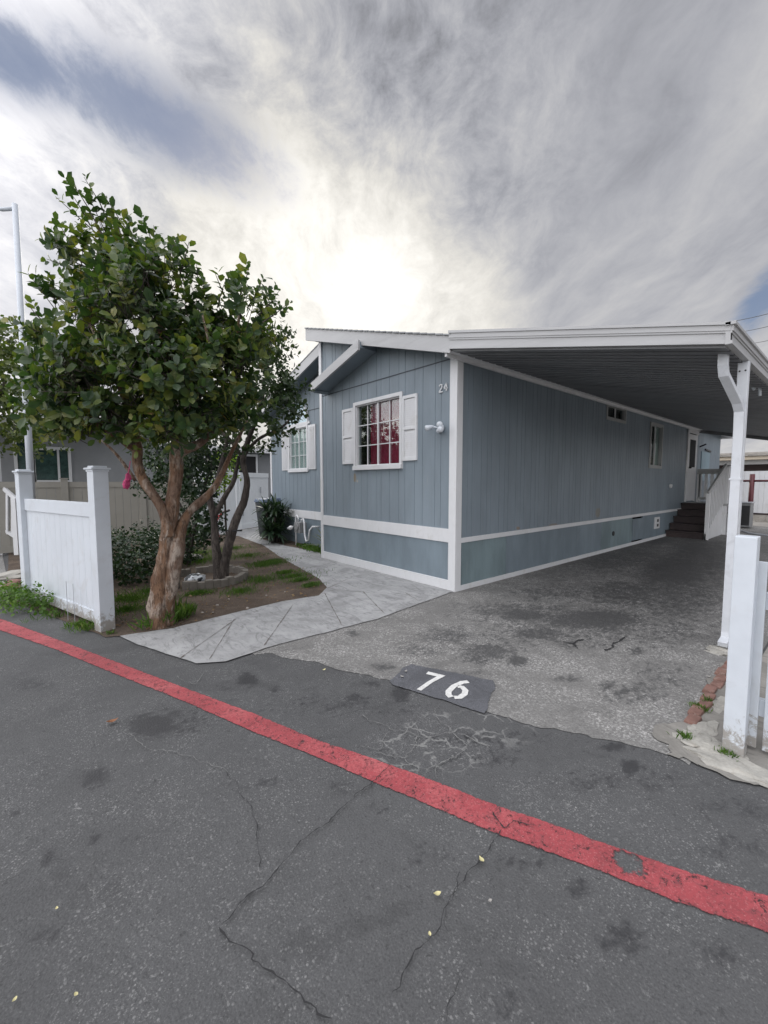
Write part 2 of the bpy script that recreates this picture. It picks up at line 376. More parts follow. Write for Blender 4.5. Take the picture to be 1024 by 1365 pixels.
def bark(name, a, b_, c_):
    m, t, b = material(name, a, .9); p = t.scale(t.pos(), (1, 1, .32))
    n = t.noise(p, 9, 6, .65, .8); n2 = t.noise(p, 34, 5, .7); n3 = t.noise(t.pos(), 3.2, 3, .6)
    col = t.mix(t.step(n, .44, .56), a, b_); col = t.mix(t.step(t.math('ADD', n3, t.math('MULTIPLY', n, .4)), .66, .78, 0, .8), col, c_)
    col = t.mix(t.step(n2, .47, .62, 0, .75), col, tuple(x*.35 for x in a))
    t.put(b.inputs['Base Color'], col); t.put(b.inputs['Normal'], t.bump(t.math('ADD', n, t.math('MULTIPLY', n2, .5)), 1.0, .05)); return m
M['bark'] = bark('peeling tan bark', (.20, .115, .068), (.36, .30, .25), (.12, .06, .032))
M['bark2'] = bark('dark grey bark', (.075, .062, .055), (.13, .11, .095), (.05, .04, .036))

# ================================================================== GROUND, ROAD, DRIVEWAY
xs = np.concatenate([[-400, -60, -20, -11], np.arange(-7, .5, .035), [2, 8, 20, 60, 400]])
ys = np.concatenate([[-400, -60, -20, -9], np.arange(-5, 4.5, .035), [7, 12, 20, 60, 400]])
DK = [gblob(*a) for a in [(205, 965, 38, 18, .9), (40, 912, 36, 9, .6), (125, 1035, 24, 16, .7), (68, 1140, 12, 10, .9), (125, 1120, 14, 7, .75), (178, 1116, 14, 7, .6),
    (330, 905, 16, 9, .9), (365, 920, 12, 6, .5), (770, 1182, 16, 14, .85), (832, 1250, 36, 24, .75), (958, 1272, 22, 17, .85), (842, 1022, 18, 9, .9), (820, 995, 26, 8, .7), (535, 925, 14, 12, .8), (910, 1290, 12, 8, .5),
    (60, 1250, 30, 16, .5), (695, 1105, 14, 10, .6), (650, 1010, 60, 16, .35), (240, 960, 70, 26, .4), (455, 1050, 26, 12, .5), (500, 1075, 20, 8, .5), (20, 1085, 8, 6, .7), (980, 1130, 60, 20, .35), (575, 1140, 40, 14, .4), (690, 1340, 50, 22, .35), (450, 940, 130, 16, .34), (640, 985, 120, 14, .34), (830, 1040, 130, 18, .36), (980, 1080, 90, 22, .34), (300, 915, 60, 10, .3), (420, 985, 40, 8, .4), (700, 1150, 60, 12, .4), (340, 1045, 70, 16, .3), (470, 930, 18, 7, .7), (495, 912, 14, 5, .6), (715, 1128, 30, 8, .45)]]
LT = [gblob(*a) for a in [(590, 985, 60, 36, .95), (545, 1000, 44, 26, .8), (650, 970, 60, 25, .6)]]
PL = [gblob(*a) for a in [(700, 1050, 22, 10, 1), (745, 1075, 60, 16, .55), (255, 1080, 200, 50, .3), (880, 1235, 20, 14, .8), (640, 1110, 20, 10, .8), (600, 1000, 40, 20, .7), (340, 1010, 90, 26, .35), (900, 1245, 30, 12, .7), (150, 1210, 120, 80, .3), (860, 930, 60, 30, .3), (265, 930, 30, 10, .6)]]
road = setting(grid_sheet('road', xs, ys, 0.0, None, M['road'], {'dark': DK, 'light': LT, 'pale': PL}))

# the driveway sheet: its front edge follows the ragged edge of the newer road seal
edge_px = [(338, 874), (355, 872), (420, 884), (530, 912), (600, 933), (650, 950), (720, 969), (800, 987), (870, 1000), (912, 1016)]
edge = [G(*p) for p in edge_px]; ey = np.array([p.y for p in edge])[::-1]; ex = np.array([p.x for p in edge])[::-1]
oy = np.argsort(ey); ey, ex = ey[oy], ex[oy]
def front_x(y):
    x = np.interp(y, ey, ex); j = np.array([mnoise.noise(Vector((v*5, 3.3, 0)))*.04+mnoise.noise(Vector((v*17, 1.3, 0)))*.02+mnoise.noise(Vector((v*47, 1.3, 0)))*.012 for v in np.ravel(y)]).reshape(np.shape(y)); return x+j
def dwarp(U, V):
    fx = front_x(V[0])[None, :]; return fx+(14.0-fx)*U, V
u = np.concatenate([np.linspace(0, .22, 95)[:-1], np.linspace(.22, 1, 60)])
vy = np.concatenate([np.arange(-2.98, .0, .03), [-.0]])
DD = [gblob(*a) for a in [(790, 826, 75, 15, 1), (720, 845, 60, 12, .7), (600, 848, 45, 14, .55), (655, 868, 40, 14, .75), (700, 820, 40, 10, .9), (820, 855, 60, 14, .3), (900, 760, 60, 30, .8), (840, 790, 80, 22, .6), (930, 800, 40, 22, .5), (860, 720, 60, 8, .6), (640, 880, 30, 9, .6), (690, 882, 16, 8, .9), (755, 905, 22, 6, .6), (810, 915, 18, 8, .7), (850, 868, 14, 8, .6), (510, 890, 22, 7, .5), (470, 845, 12, 6, .5), (560, 868, 40, 10, .45), (845, 925, 50, 20, .45), (620, 900, 50, 8, .35), (455, 820, 22, 6, .5), (760, 860, 18, 8, .5), (780, 835, 160, 30, .45), (700, 815, 120, 18, .5), (880, 840, 90, 30, .4), (640, 855, 110, 26, .35), (900, 790, 90, 40, .55), (820, 740, 120, 26, .5), (930, 740, 60, 40, .6), (740, 790, 90, 16, .45), (880, 900, 60, 26, .35), (560, 900, 60, 12, .3)]]
drive = setting(grid_sheet('driveway', u, vy, .004, dwarp, M['drive'], {'dark': DD, 'light': [gblob(700, 880, 2, 2, 0)], 'pale': [gblob(450, 870, 60, 20, .5), gblob(700, 940, 90, 24, .5), gblob(860, 980, 60, 16, .7), gblob(640, 820, 60, 10, .4)]}))
# light concrete ground on the far side of the carport and behind
pad = setting(link_mesh('side_pad', sheet_poly([(-1.33, -3.0), (14, -2.98), (14, .3), (30, .3), (30, -12), (-1.15, -12)], .006), M['pad']))
# walkway slab
wk = [G(*p) for p in [(163, 852), (200, 866), (262, 886), (300, 884), (345, 869), (362, 863)]]
walk_pts = wk+[Vector((-2.3, -.17, 0)), Vector((-1.54, -.20, 0)), Vector((-.0, -.0, 0)), Vector((.5, 0, 0)), Vector((.6, 4.6, 0)), Vector((3, 5.2, 0)), Vector((3, 10.2, 0)), Vector((-.3, 8.2, 0))]+[G(*p) for p in [(318, 715), (352, 728), (372, 742), (425, 772), (436, 784), (425, 795), (380, 802), (300, 821), (230, 839), (160, 849)]]
setting(link_mesh('walkway', sheet_poly(jitter_line(walk_pts+[walk_pts[0]], .06, .012, 5)[:-1], .012), M['walk']))
# planting bed of bare soil
bed_pts = [G(*p) for p in [(140, 850), (230, 845), (300, 827), (380, 808), (440, 790), (440, 778), (372, 738), (318, 711)]]+[Vector((-.5, 7.9, 0)), Vector((-4.6, 7.9, 0)), Vector((-4.5, 3.4, 0)), Vector((-4.42, 3.1, 0))]
setting(link_mesh('garden_soil', sheet_poly(jitter_line(bed_pts+[bed_pts[0]], .08, .02, 9)[:-1], .008), M['soil']))
setting(link_mesh('soil_strip', sheet_poly([(.32, 3.3), (.6, 3.3), (.6, 6.7), (.2, 6.6), (.15, 5.0)], .016), M['soil']))
setting(link_mesh('neighbour_driveway', sheet_poly([(-14, 3.2), (-4.45, 3.3), (-4.7, 7.9), (-4.7, 30), (-40, 30), (-40, 4)], .008), M['drive']))

# control joints in the walkway
jm = material('reddish brown joint line', (.13, .11, .10), .95)[0]  # dull reddish brown, the joints' own tone
def strips(name, lines, z, mat, amp=.004, step=.04, wk_=1.0):
    b = MB(); sd = 0
    for pts, w in lines:
        sd += 1; P = jitter_line(pts, step, amp, sd); n = len(P)
        for i in range(n):
            d = (P[min(i+1, n-1)]-P[max(i-1, 0)]); d.z = 0; d.normalize(); sN = Vector((-d.y, d.x, 0))
            ww = w*wk_*(.25+2.2*abs(mnoise.noise(Vector((i*.35, sd*3, 1))))) * (.3 if i in (0, n-1) else 1)
            a, c = P[i]+sN*ww/2, P[i]-sN*ww/2; b.v += [(a.x, a.y, z), (c.x, c.y, z)]
        o = len(b.v)-2*n
        for i in range(n-1): b.f.append((o+2*i, o+2*i+1, o+2*i+3, o+2*i+2)); b.m.append(0)
    me = bpy.data.meshes.new(name); me.from_pydata(b.v, [], b.f); me.update()
    return link_mesh(name, me, mat)
def gp(*pp): return [G(*p) for p in pp]
setting(strips('walkway_joints', [(gp((391, 807), (352, 863)), .012), (gp((433, 792), (456, 836)), .012), (gp((484, 790), (513, 820)), .014), (gp((540, 791), (557, 802)), .01),
    (gp((316, 826), (240, 880)), .012), (gp((355, 812), (313, 826)), .008), (gp((313, 826), (279, 882)), .012), (gp((436, 790), (445, 788), (600, 797)), .006), (gp((436, 786), (470, 770), (548, 757)), .010),
    (gp((362, 745), (420, 737)), .012), (gp((395, 762), (470, 745)), .012), (gp((350, 731), (392, 727)), .012)], .0165, jm, .004, .04, .75))
crk = material('open asphalt crack', (.026, .026, .027), .95)[0]
crl = material('crack filled with pale grit', (.17, .17, .165), .95)[0]
setting(strips('road_cracks', [(gp((522, 1020), (500, 1042), (455, 1082), (400, 1130), (350, 1185), (300, 1232), (290, 1240)), .009), (gp((290, 1240), (330, 1272), (372, 1312), (405, 1338), (440, 1366)), .010),
    (gp((302, 1030), (318, 1060), (340, 1082), (343, 1130), (344, 1180)), .006), (gp((660, 1120), (640, 1150), (600, 1205), (578, 1248), (545, 1300), (520, 1340)), .008), (gp((615, 1160), (596, 1230), (600, 1250)), .004),
    (gp((350, 1185), (318, 1215)), .006), (gp((620, 1285), (612, 1330), (600, 1366)), .004), (gp((118, 1005), (128, 990), (160, 968)), .003),
    (gp((660, 1086), (672, 1106), (686, 1095), (716, 1104)), .008), (gp((668, 1112), (660, 1122)), .006), (gp((1, 1180), (40, 1160), (90, 1150)), .003)], .0125, crk, .022, .014, .6))
setting(strips('pale_cracks', [(gp((165, 975), (185, 985), (195, 1000), (228, 1003), (260, 1015), (300, 1030)), .006), (gp((480, 955), (520, 975), (560, 985), (600, 978), (660, 1000)), .007), (gp((560, 985), (540, 1015), (500, 1005)), .009), (gp((600, 978), (580, 955), (590, 940)), .006),
    (gp((600, 978), (625, 1000), (580, 1020)), .010), (gp((520, 975), (505, 1000), (478, 998)), .008), (gp((545, 960), (560, 985)), .006), (gp((580, 1020), (583, 1045)), .005), (gp((540, 1015), (560, 1030), (585, 1022)), .006), (gp((230, 905), (262, 915), (275, 895)), .006)], .0128, crl, .035, .014, .6))
setting(strips('driveway_cracks', [(gp((750, 856), (765, 859), (778, 853)), .026), (gp((810, 869), (820, 859), (834, 850)), .024), (gp((765, 859), (770, 866)), .02)], .0085, crk, .02, .015))
# bitumen lip where the new seal ends on the walkway
# red kerb line painted on the road
def red_mat():
    m = bpy.data.materials.new('worn red line paint'); m.use_nodes = True; t = NT(m.node_tree); b = t.n['Principled BSDF']; p = t.pos()
    n = t.noise(p, 3, 6, .7, .5); f = t.noise(p, 70, 4, .75); s = t.noise(p, 16, 5, .75, 1)
    col = t.ramp(n, [(.3, (.22, .038, .044)), (.5, (.33, .055, .064)), (.7, (.42, .10, .105))])
    col = t.mix(t.step(f, .48, .62, 0, .6), col, (.17, .035, .04)); col = t.mix(t.step(s, .48, .66, 0, .75), col, (.17, .045, .05)); col = t.mix(t.step(t.noise(p, 130, 3, .7), .55, .66, 0, .45), col, (.5, .2, .2))
    t.put(b.inputs['Base Color'], col); b.inputs['Roughness'].default_value = .75
    t.put(b.inputs['Normal'], t.bump(f, .5, .004))
    c = G(838, 1152); q = t.vmath('MULTIPLY', t.vmath('SUBTRACT', p, (c.x, c.y, 0)), (1, 1, 0))
    hole = t.step(t.math('ADD', t.vmath('LENGTH', q), t.math('MULTIPLY', t.math('SUBTRACT', t.noise(p, 30, 4, .7), .5), .10)), .06, .04)
    sp = t.math('ADD', t.math('MULTIPLY', f, .5), t.math('MULTIPLY', s, .5)); worn = t.step(sp, .545, .63, 0, .85)
    ed = t.new('ShaderNodeUVMap'); sx = t.new('ShaderNodeSeparateXYZ'); t.l.new(ed.outputs[0], sx.inputs[0])
    e = t.math('ABSOLUTE', t.math('SUBTRACT', sx.outputs[1], .5)); eg = t.step(t.math('ADD', e, t.math('MULTIPLY', t.math('SUBTRACT', s, .5), .22)), .455, .5)
    a = t.math('MAXIMUM', t.math('MAXIMUM', hole, worn), eg)
    tr = t.new('ShaderNodeBsdfTransparent'); mx = t.new('ShaderNodeMixShader'); t.put(mx.inputs[0], a)
    t.l.new(b.outputs[0], mx.inputs[1]); t.l.new(tr.outputs[0], mx.inputs[2]); t.l.new(mx.outputs[0], t.n['Material Output'].inputs[0]); return m
rt = [(-60, 803), (0, 825), (75, 852.5), (150, 881), (250, 919), (340, 952.5), (418, 985), (500, 1013), (590, 1046), (652, 1071), (740, 1101), (812, 1127), (912, 1161), (1024, 1196), (1150, 1236)]
rb = [(-60, 818), (0, 841), (75, 867), (150, 898), (250, 938), (340, 978), (418, 1009), (500, 1045), (590, 1083), (652, 1110), (740, 1141), (812, 1168), (912, 1209), (1024, 1246), (1150, 1290)]
me = bpy.data.meshes.new('red_line'); V = []; UV = []
for i in range(len(rt)):
    a, b_ = G(*rt[i]), G(*rb[i]); V += [(a.x, a.y, .006), (b_.x, b_.y, .006)]; UV += [(i, 1), (i, 0)]
Fc = [(2*i, 2*i+1, 2*i+3, 2*i+2) for i in range(len(rt)-1)]
me.from_pydata(V, [], Fc); uvl = me.uv_layers.new(name='UVMap')
for lp in me.loops: uvl.data[lp.index].uv = UV[lp.vertex_index]
me.update(); setting(link_mesh('red_line', me, red_mat()))
# dark number patch and stencilled 76
pp = [G(*p) for p in [(521, 908), (538, 891), (548, 887), (600, 897), (656, 909), (661, 914), (652, 935), (645, 952), (600, 938), (560, 926), (522, 914)]]
setting(link_mesh('number_patch', sheet_poly(jitter_line(pp+[pp[0]], .02, .016, 4)[:-1], .0095), M['patch']))
def stroke(px, w):
    P = [G(*p) for p in px]; n = len(P); L = []; Rr = []
    for i in range(n):
        d = (P[min(i+1, n-1)]-P[max(i-1, 0)]).normalized(); s = Vector((-d.y, d.x, 0))*w/2; L.append(P[i]+s); Rr.append(P[i]-s)
    return L, Rr
nb = MB()
def add_stroke(px, w):
    L, Rr = stroke(px, w); o = len(nb.v); n = len(L)
    for a, c in zip(L, Rr): nb.v += [(a.x, a.y, .0135), (c.x, c.y, .0135)]
    for i in range(n-1): nb.f.append((o+2*i, o+2*i+1, o+2*i+3, o+2*i+2)); nb.m.append(0)
add_stroke([(569.5, 899), (591, 904.2)], .045); 
nb.v += [(p.x, p.y, .0136) for p in gp((594, 903), (587, 901.3), (570, 911), (555.5, 921.3), (561.5, 923.2), (577, 912))]; nb.f.append((len(nb.v)-6, len(nb.v)-5, len(nb.v)-4, len(nb.v)-3, len(nb.v)-2, len(nb.v)-1)); nb.m.append(0)
add_stroke([(624.5, 911), (616, 912), (605, 917), (598, 924), (598, 928.5), (601.5, 931.8)], .042)
add_stroke([(605.5, 932.2), (613, 932), (619.5, 927.5), (620.5, 922.5), (616, 918.2), (610.5, 917.5)], .042)
me = bpy.data.meshes.new('n'); me.from_pydata(nb.v, [], nb.f); me.update(); setting(link_mesh('parking_number', me, M['numpaint']))

# ================================================================== HOUSE
house = thing('manufactured_house', 'blue manufactured home with vertical grooved siding and white trim beside the carport', 'house')
BL = M['blue']; WH = M['white']
def grooved(name, axis, fixed, out, a0, a1, z0, ztop, pitch, openings=(), mat=None, thick=.09, parent=house, groove=.008, pat=None, deep=.005):
    """wall of vertical boards with real grooves. axis 'y': face at X=fixed looking to -X (out=-1)"""
    cuts = {a0, a1}; a = a0; k = 0; gro = []
    pat = pat or [pitch]
    while True:
        a += pat[k % len(pat)]; k += 1
        if a >= a1-.02: break
        cuts |= {a, a+groove}; gro.append((a, a+groove))
    for (o0, o1, *_ ) in openings: cuts |= {max(a0, o0), min(a1, o1)}
    cs = sorted(c for c in cuts if a0 <= c <= a1); b = MB()
    zt = ztop if callable(ztop) else (lambda v: ztop)
    # add breaks where the top bends
    for i in range(len(cs)-1):
        p, q = cs[i], cs[i+1]
        if q-p < 1e-5: continue
        mid = (p+q)/2; isg = any(g0 <= mid <= g1 for g0, g1 in gro); f = fixed-out*(deep if isg else 0)
        back = fixed-out*thick; spans = [(z0, None)]
        for (o0, o1, oz0, oz1) in openings:
            if o0-1e-6 <= mid <= o1+1e-6:
                ns = []
                for s0, s1 in spans:
                    if oz0 > s0: ns.append((s0, oz0))
                    ns.append((oz1, s1))
                spans = ns
        for s0, s1 in spans:
            t0, t1 = (zt(p), zt(q)) if s1 is None else (s1, s1)
            if t0-s0 < 1e-3: continue
            P = lambda al, fx, z: (fx, al, z) if axis == 'y' else (al, fx, z)
            b.hexa([P(p, f, s0), P(q, f, s0), P(q, back, s0), P(p, back, s0), P(p, f, t0), P(q, f, t1), P(q, back, t1), P(p, back, t0)])
    return b.build(name, mat or BL, parent)
RY, RZ = 3.27, 4.20          # ridge
EZ = 3.13                    # underside of roof at the carport side wall
slope = (RZ-.10-EZ)/RY
topR = lambda y: EZ+slope*max(0, y)-.02
topL = lambda y: EZ+slope*(2*RY-y)-.02
PAT = [.20, .105, .235, .16, .20, .135, .21]
W1 = (1.06, 2.15, 1.72, 2.72)
grooved('wall', 'y', 0.0, -1, .06, RY-.04, .83, topR, .2, [W1], pat=PAT)
grooved('wall', 'y', .6, -1, RY, 6.66, .80, topL, .2, [(4.80, 5.62, 1.76, 2.70)], pat=[.2, .2, .2, .2])
WS = [(4.66, 5.58, 2.76, 3.0), (7.22, 8.02, 1.86, 2.84), (10.36, 11.24, .9, 2.90)]
grooved('wall', 'x', 0.0, -1, .10, 14.4, .71, lambda x: EZ, .2, WS, pat=[.135, .1, .2, .135, .1, .2])
MB().box((14.33, .1, .0), (14.4, 6.6, 3.1)).box((.7, 6.58, 0), (14.3, 6.66, 3.1)).box((.09, RY-.12, .0), (.6, RY-.05, 4.0)).build('wall', BL, house)
# dark interior lining, floor
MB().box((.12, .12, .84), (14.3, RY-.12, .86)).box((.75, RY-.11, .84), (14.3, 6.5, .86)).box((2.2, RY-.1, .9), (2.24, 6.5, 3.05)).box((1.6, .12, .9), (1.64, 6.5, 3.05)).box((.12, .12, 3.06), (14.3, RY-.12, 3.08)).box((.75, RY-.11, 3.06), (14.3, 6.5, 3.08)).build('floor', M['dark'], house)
# horizontal siding seam on the two gables (thin dark flashing)
fl = M['skirt']
MB().box((-.006, .115, 3.035), (-.0005, RY-.06, 3.05)).box((.592, RY+.01, 3.035), (.598, 6.6, 3.05)).build('flashing', material('dark seam', (.05, .06, .075), .7)[0], house)
# skirting below the belly band
MB().box((.0, .09, .14), (.03, RY-.06, .65)).build('skirting', M['skirt'], house)
MB().box((.60, RY, .0), (.63, 6.66, .62)).build('skirting', M['skirt'], house)
for i, (x0, x1) in enumerate([(.13, 1.18), (1.185, 3.5), (3.505, 4.6), (4.605, 6.28), (6.95, 9.6), (9.605, 14.4)]):
    MB().box((x0, .0, .07), (x1, .03, .646)).build('skirting', M['skirt2'] if i in (0, 3) else M['skirt'], house)
o = MB().box((6.30, -.012, .1), (6.93, .028, .60)).build('access_hatch', M['skirt'], house, bevel=.004)
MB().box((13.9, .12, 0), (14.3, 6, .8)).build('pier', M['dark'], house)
# white trim: corner boards, belly bands, base boards
tr = lambda: MB()
tr().box((-.022, -.022, 0), (.0, .10, 3.05)).box((-.0, -.022, 0), (.10, .0, 3.10)).build('corner_board', WH, house, bevel=.003)
tr().box((-.022, RY-.075, 0), (.0, RY, 3.12)).box((-.0, RY-.03, 0), (.08, RY, 3.12)).build('corner_board', WH, house, bevel=.003)
tr().box((.585, 6.6, 0), (.6, 6.68, 3.1)).build('corner_board', WH, house, bevel=.003)
tr().box((-.018, .10, .65), (.004, RY-.075, .83)).build('belly_band', WH, house, bevel=.003)
tr().box((-.018, .10, .0), (.004, RY-.075, .14)).build('base_board', WH, house, bevel=.003)
tr().box((.585, RY, .62), (.603, 6.6, .80)).build('belly_band', WH, house, bevel=.003)
tr().box((.10, -.018, .645), (14.4, .004, .71)).build('belly_band', WH, house, bevel=.003)
tr().box((.10, -.02, .0), (9.9, .0, .07)).build('base_board', WH, house, bevel=.003)
# roof: right half, left half
def slab(b, x0, x1, y0, z0, y1, z1, th):
    b.hexa([(x0, y0, z0), (x1, y0, z0), (x1, y1, z1), (x0, y1, z1), (x0, y0, z0+th), (x1, y0, z0+th), (x1, y1, z1+th), (x0, y1, z1+th)])
rt_ = MB(); ze = lambda y: EZ+slope*y
slab(rt_, -.26, 14.6, -.16, ze(-.16), RY, ze(RY), .1); slab(rt_, .22, 14.6, 2*RY+.35, ze(-.35), RY+.002, ze(RY-.002), .1)
rt_.build('roof', WH, house)
sh = MB(); n = 26
for i in range(n):
    y0 = -.16+(RY+.16)*i/n; y1 = -.16+(RY+.16)*(i+1)/n-.01
    slab(sh, -.325, 14.62, y0, ze(y0)+.118, y1, ze(y1)+.112, .016)
for i in range(n):
    y0 = 2*RY+.37-(RY+.3)*i/n; y1 = 2*RY+.37-(RY+.3)*(i+1)/n-.01
    slab(sh, .17, 14.62, y0, ze(2*RY-y0)+.118, y1, ze(2*RY-y1)+.112, .016)
sh.build('roofing', M['shingle'], house)
FA = M['metalwhite']
rk = MB(); rk.hexa([(-.30, -.13, ze(-.13)-.09), (-.26, -.13, ze(-.13)-.09), (-.26, RY, ze(RY)-.09), (-.30, RY, ze(RY)-.09), (-.30, -.13, ze(-.13)+.115), (-.26, -.13, ze(-.13)+.115), (-.26, RY, ze(RY)+.115), (-.30, RY, ze(RY)+.115)])
rk.build('rake_board', FA, house, bevel=.004)
rk = MB(); yl = 2*RY+.35
rk.hexa([(.18, RY+.003, ze(RY)-.09), (.22, RY+.003, ze(RY)-.09), (.22, yl, ze(-.35)-.09), (.18, yl, ze(-.35)-.09), (.18, RY+.003, ze(RY)+.11), (.22, RY+.003, ze(RY)+.11), (.22, yl, ze(-.35)+.11), (.18, yl, ze(-.35)+.11)])
rk.build('rake_board', FA, house, bevel=.004)
# ridge end cap / soffit of the raised right half
MB().box((-.26, RY-.03, ze(RY)-.07), (.18, RY, ze(RY)+.1)).build('ridge_cap', FA, house)
# low false gable over the bay window: left slope only, meets the main rake
gz = lambda y: 3.52-(y-1.66)*.286
bg = MB(); y0, y1 = 1.62, 3.01
bg.hexa([(-.36, y0, gz(y0)-.09), (-.32, y0, gz(y0)-.09), (-.32, y1, gz(y1)-.09), (-.36, y1, gz(y1)-.09), (-.36, y0, gz(y0)+.06), (-.32, y0, gz(y0)+.06), (-.32, y1, gz(y1)+.06), (-.36, y1, gz(y1)+.06)])
bg.build('rake_board', FA, house, bevel=.004)
bs = MB(); bs.hexa([(-.32, y0, gz(y0)-.05), (.002, y0, gz(y0)-.05), (.002, y1, gz(y1)-.05), (-.32, y1, gz(y1)-.05), (-.32, y0, gz(y0)+.04), (.002, y0, gz(y0)+.04), (.002, y1, gz(y1)+.04), (-.32, y1, gz(y1)+.04)])
bs.build('bay_roof', BL, house)
MB().box((-.32, y1-.03, gz(y1)-.10), (0, y1, gz(y1)-.051)).build('bay_eave', BL, house)
# soffit of main rake painted blue like the wall
so = MB(); slab(so, -.258, -.001, -.10, ze(-.10)-.012, RY-.04, ze(RY-.04)-.012, .008); slab(so, .222, .598, RY+.01, ze(RY-.01)-.012, 2*RY+.3, ze(-.3)-.012, .008)
so.build('soffit', M['blue'], house)
MB().box((-.03, RY-.08, 3.14), (-.0, RY, 4.02)).build('corner_board', WH, house, bevel=.003)
MB().box((11.5, -.34, 3.02), (14.62, -.16, 3.14)).box((14.4, -.34, 2.98), (14.62, .3, 3.14)).build('eave_fascia', WH, house, bevel=.004)
# trim beam where the carport meets the house
# front window
def window(face, axis, a0, a1, z0, z1, nx, nz, fr=.06, proud=.02, sill=0, curtain=None, frame_mat=None, mid=None, mun=.014):
    s = -1
    P = lambda al, d, z: (face+s*d, al, z) if axis == 'y' else (al, face+s*d, z)
    f = MB(); B = lambda b, p0, p1, d0, d1, q0, q1: b.box(P(p0, d0, q0), P(p1, d1, q1))
    B(f, a0-fr, a1+fr, -.0, proud, z1, z1+fr); B(f, a0-fr, a1+fr, 0, proud+sill, z0-fr*1.2, z0); B(f, a0-fr, a0, 0, proud, z0, z1); B(f, a1, a1+fr, 0, proud, z0, z1)
    B(f, a0-.001, a0+.018, -.06, .001, z0, z1); B(f, a1-.018, a1+.001, -.06, .001, z0, z1); B(f, a0+.018, a1-.018, -.06, .001, z1-.018, z1); B(f, a0+.018, a1-.018, -.06, .001, z0, z0+.018)
    w = f.build('window', frame_mat or WH, house, bevel=.002)
    g = MB(); B(g, a0+.01, a1-.01, -.042, -.037, z0+.01, z1-.01); g.build('glass', M['glass'], w)
    if nx > 1 or nz > 1:
        b = MB()
        for i in range(1, nx):
            a = a0+(a1-a0)*i/nx; ww = mun*(1.9 if mid == i else 1); B(b, a-ww/2, a+ww/2, -.034, -.012 if mid == i else -.02, z0+.018, z1-.018)
        for k in range(1, nz):
            z = z0+(z1-z0)*k/nz; B(b, a0+.018, a1-.018, -.0335, -.0215, z-mun/2, z+mun/2)
        b.build('muntin', WH, w)
    if curtain:
        cm, c0, c1, d = curtain; b = MB(); n = 40; vs = []
        for i in range(n+1):
            a = c0+(c1-c0)*i/n; dd = -(d+.012*math.sin(i*1.35)+.008*math.sin(i*3.1)); vs += [P(a, dd, z0+.005), P(a, dd, z1-.005)]
        b._add(vs, [(2*i, 2*i+2, 2*i+3, 2*i+1) for i in range(n)]); b.build('curtain', cm, w, smooth=True)
    return w
w1 = window(0, 'y', 1.06, 2.15, 1.72, 2.72, 4, 3, fr=.055, proud=.03, sill=.02, curtain=(M['curtain'], 1.075, 1.84, .075), mid=2)
for y0, y1 in ((.70, 1.0), (2.21, 2.53)):
    b = MB(); b.box((-.028, y0, 1.765), (-.0, y0+.035, 2.70)); b.box((-.028, y1-.035, 1.765), (-.0, y1, 2.70))
    for z0, z1 in ((1.765, 1.81), (2.655, 2.70), (2.21, 2.25)): b.box((-.028, y0+.035, z0), (-.0, y1-.035, z1))
    z = 1.83
    while z < 2.64:
        if not 2.19 < z < 2.25: b.hexa([(-.011, y0+.035, z-.016), (-.016, y0+.035, z-.018), (-.016, y1-.035, z-.018), (-.011, y1-.035, z-.016), (-.003, y0+.035, z+.011), (-.009, y0+.035, z+.013), (-.009, y1-.035, z+.013), (-.003, y1-.035, z+.011)])
        z += .031
    b.box((-.004, y0+.03, 1.79), (-.001, y1-.03, 2.68)); b.build('shutter', WH, house)
# recessed window of the left section with its shutters and arched pane
window(.6, 'y', 4.80, 5.62, 1.76, 2.70, 4, 3, fr=.06, proud=.03, sill=.01, curtain=(M['sheer'], 4.81, 5.61, .07), mid=2, mun=.012)
for y0, y1 in ((4.42, 4.72), (5.70, 6.0)):
    b = MB(); b.box((.572, y0, 1.74), (.6, y1, 2.72))
    z = 1.79
    while z < 2.66: b.box((.560, y0+.04, z), (.574, y1-.04, z+.014)); z += .031
    b.build('shutter', WH, house)
ac = MB(); cy, cz = 5.21, 2.80
P0 = [(.59, cy+.46*math.cos(a), cz+.50*math.sin(a)) for a in [math.pi*i/24 for i in range(25)]]; ac.prism(P0, (.008, 0, 0))
a_ = ac.build('arched_window', M['arch'], house)
b = MB()
for i in range(24):
    a, c = math.pi*i/24, math.pi*(i+1)/24; b.beam((.583, cy+.475*math.cos(a), cz+.515*math.sin(a)), (.583, cy+.475*math.cos(c), cz+.515*math.sin(c)), .03, .05, up=(1, 0, 0))
for a in (R(45), R(90), R(135)): b.beam((.585, cy, cz), (.585, cy+.45*math.cos(a), cz+.49*math.sin(a)), .014, .012, up=(1, 0, 0))
b.box((.568, cy-.56, 2.755), (.598, cy+.56, 2.81)); b.build('frame', WH, a_)
# side windows
window(0, 'x', 4.66, 5.58, 2.76, 3.0, 2, 1, fr=.045, proud=.02, frame_mat=M['gray'], mid=1)
window(0, 'x', 7.22, 8.02, 1.86, 2.84, 2, 1, fr=.055, proud=.03, frame_mat=M['gray'], mid=1, curtain=(M['sheer'], 7.72, 8.0, .07))
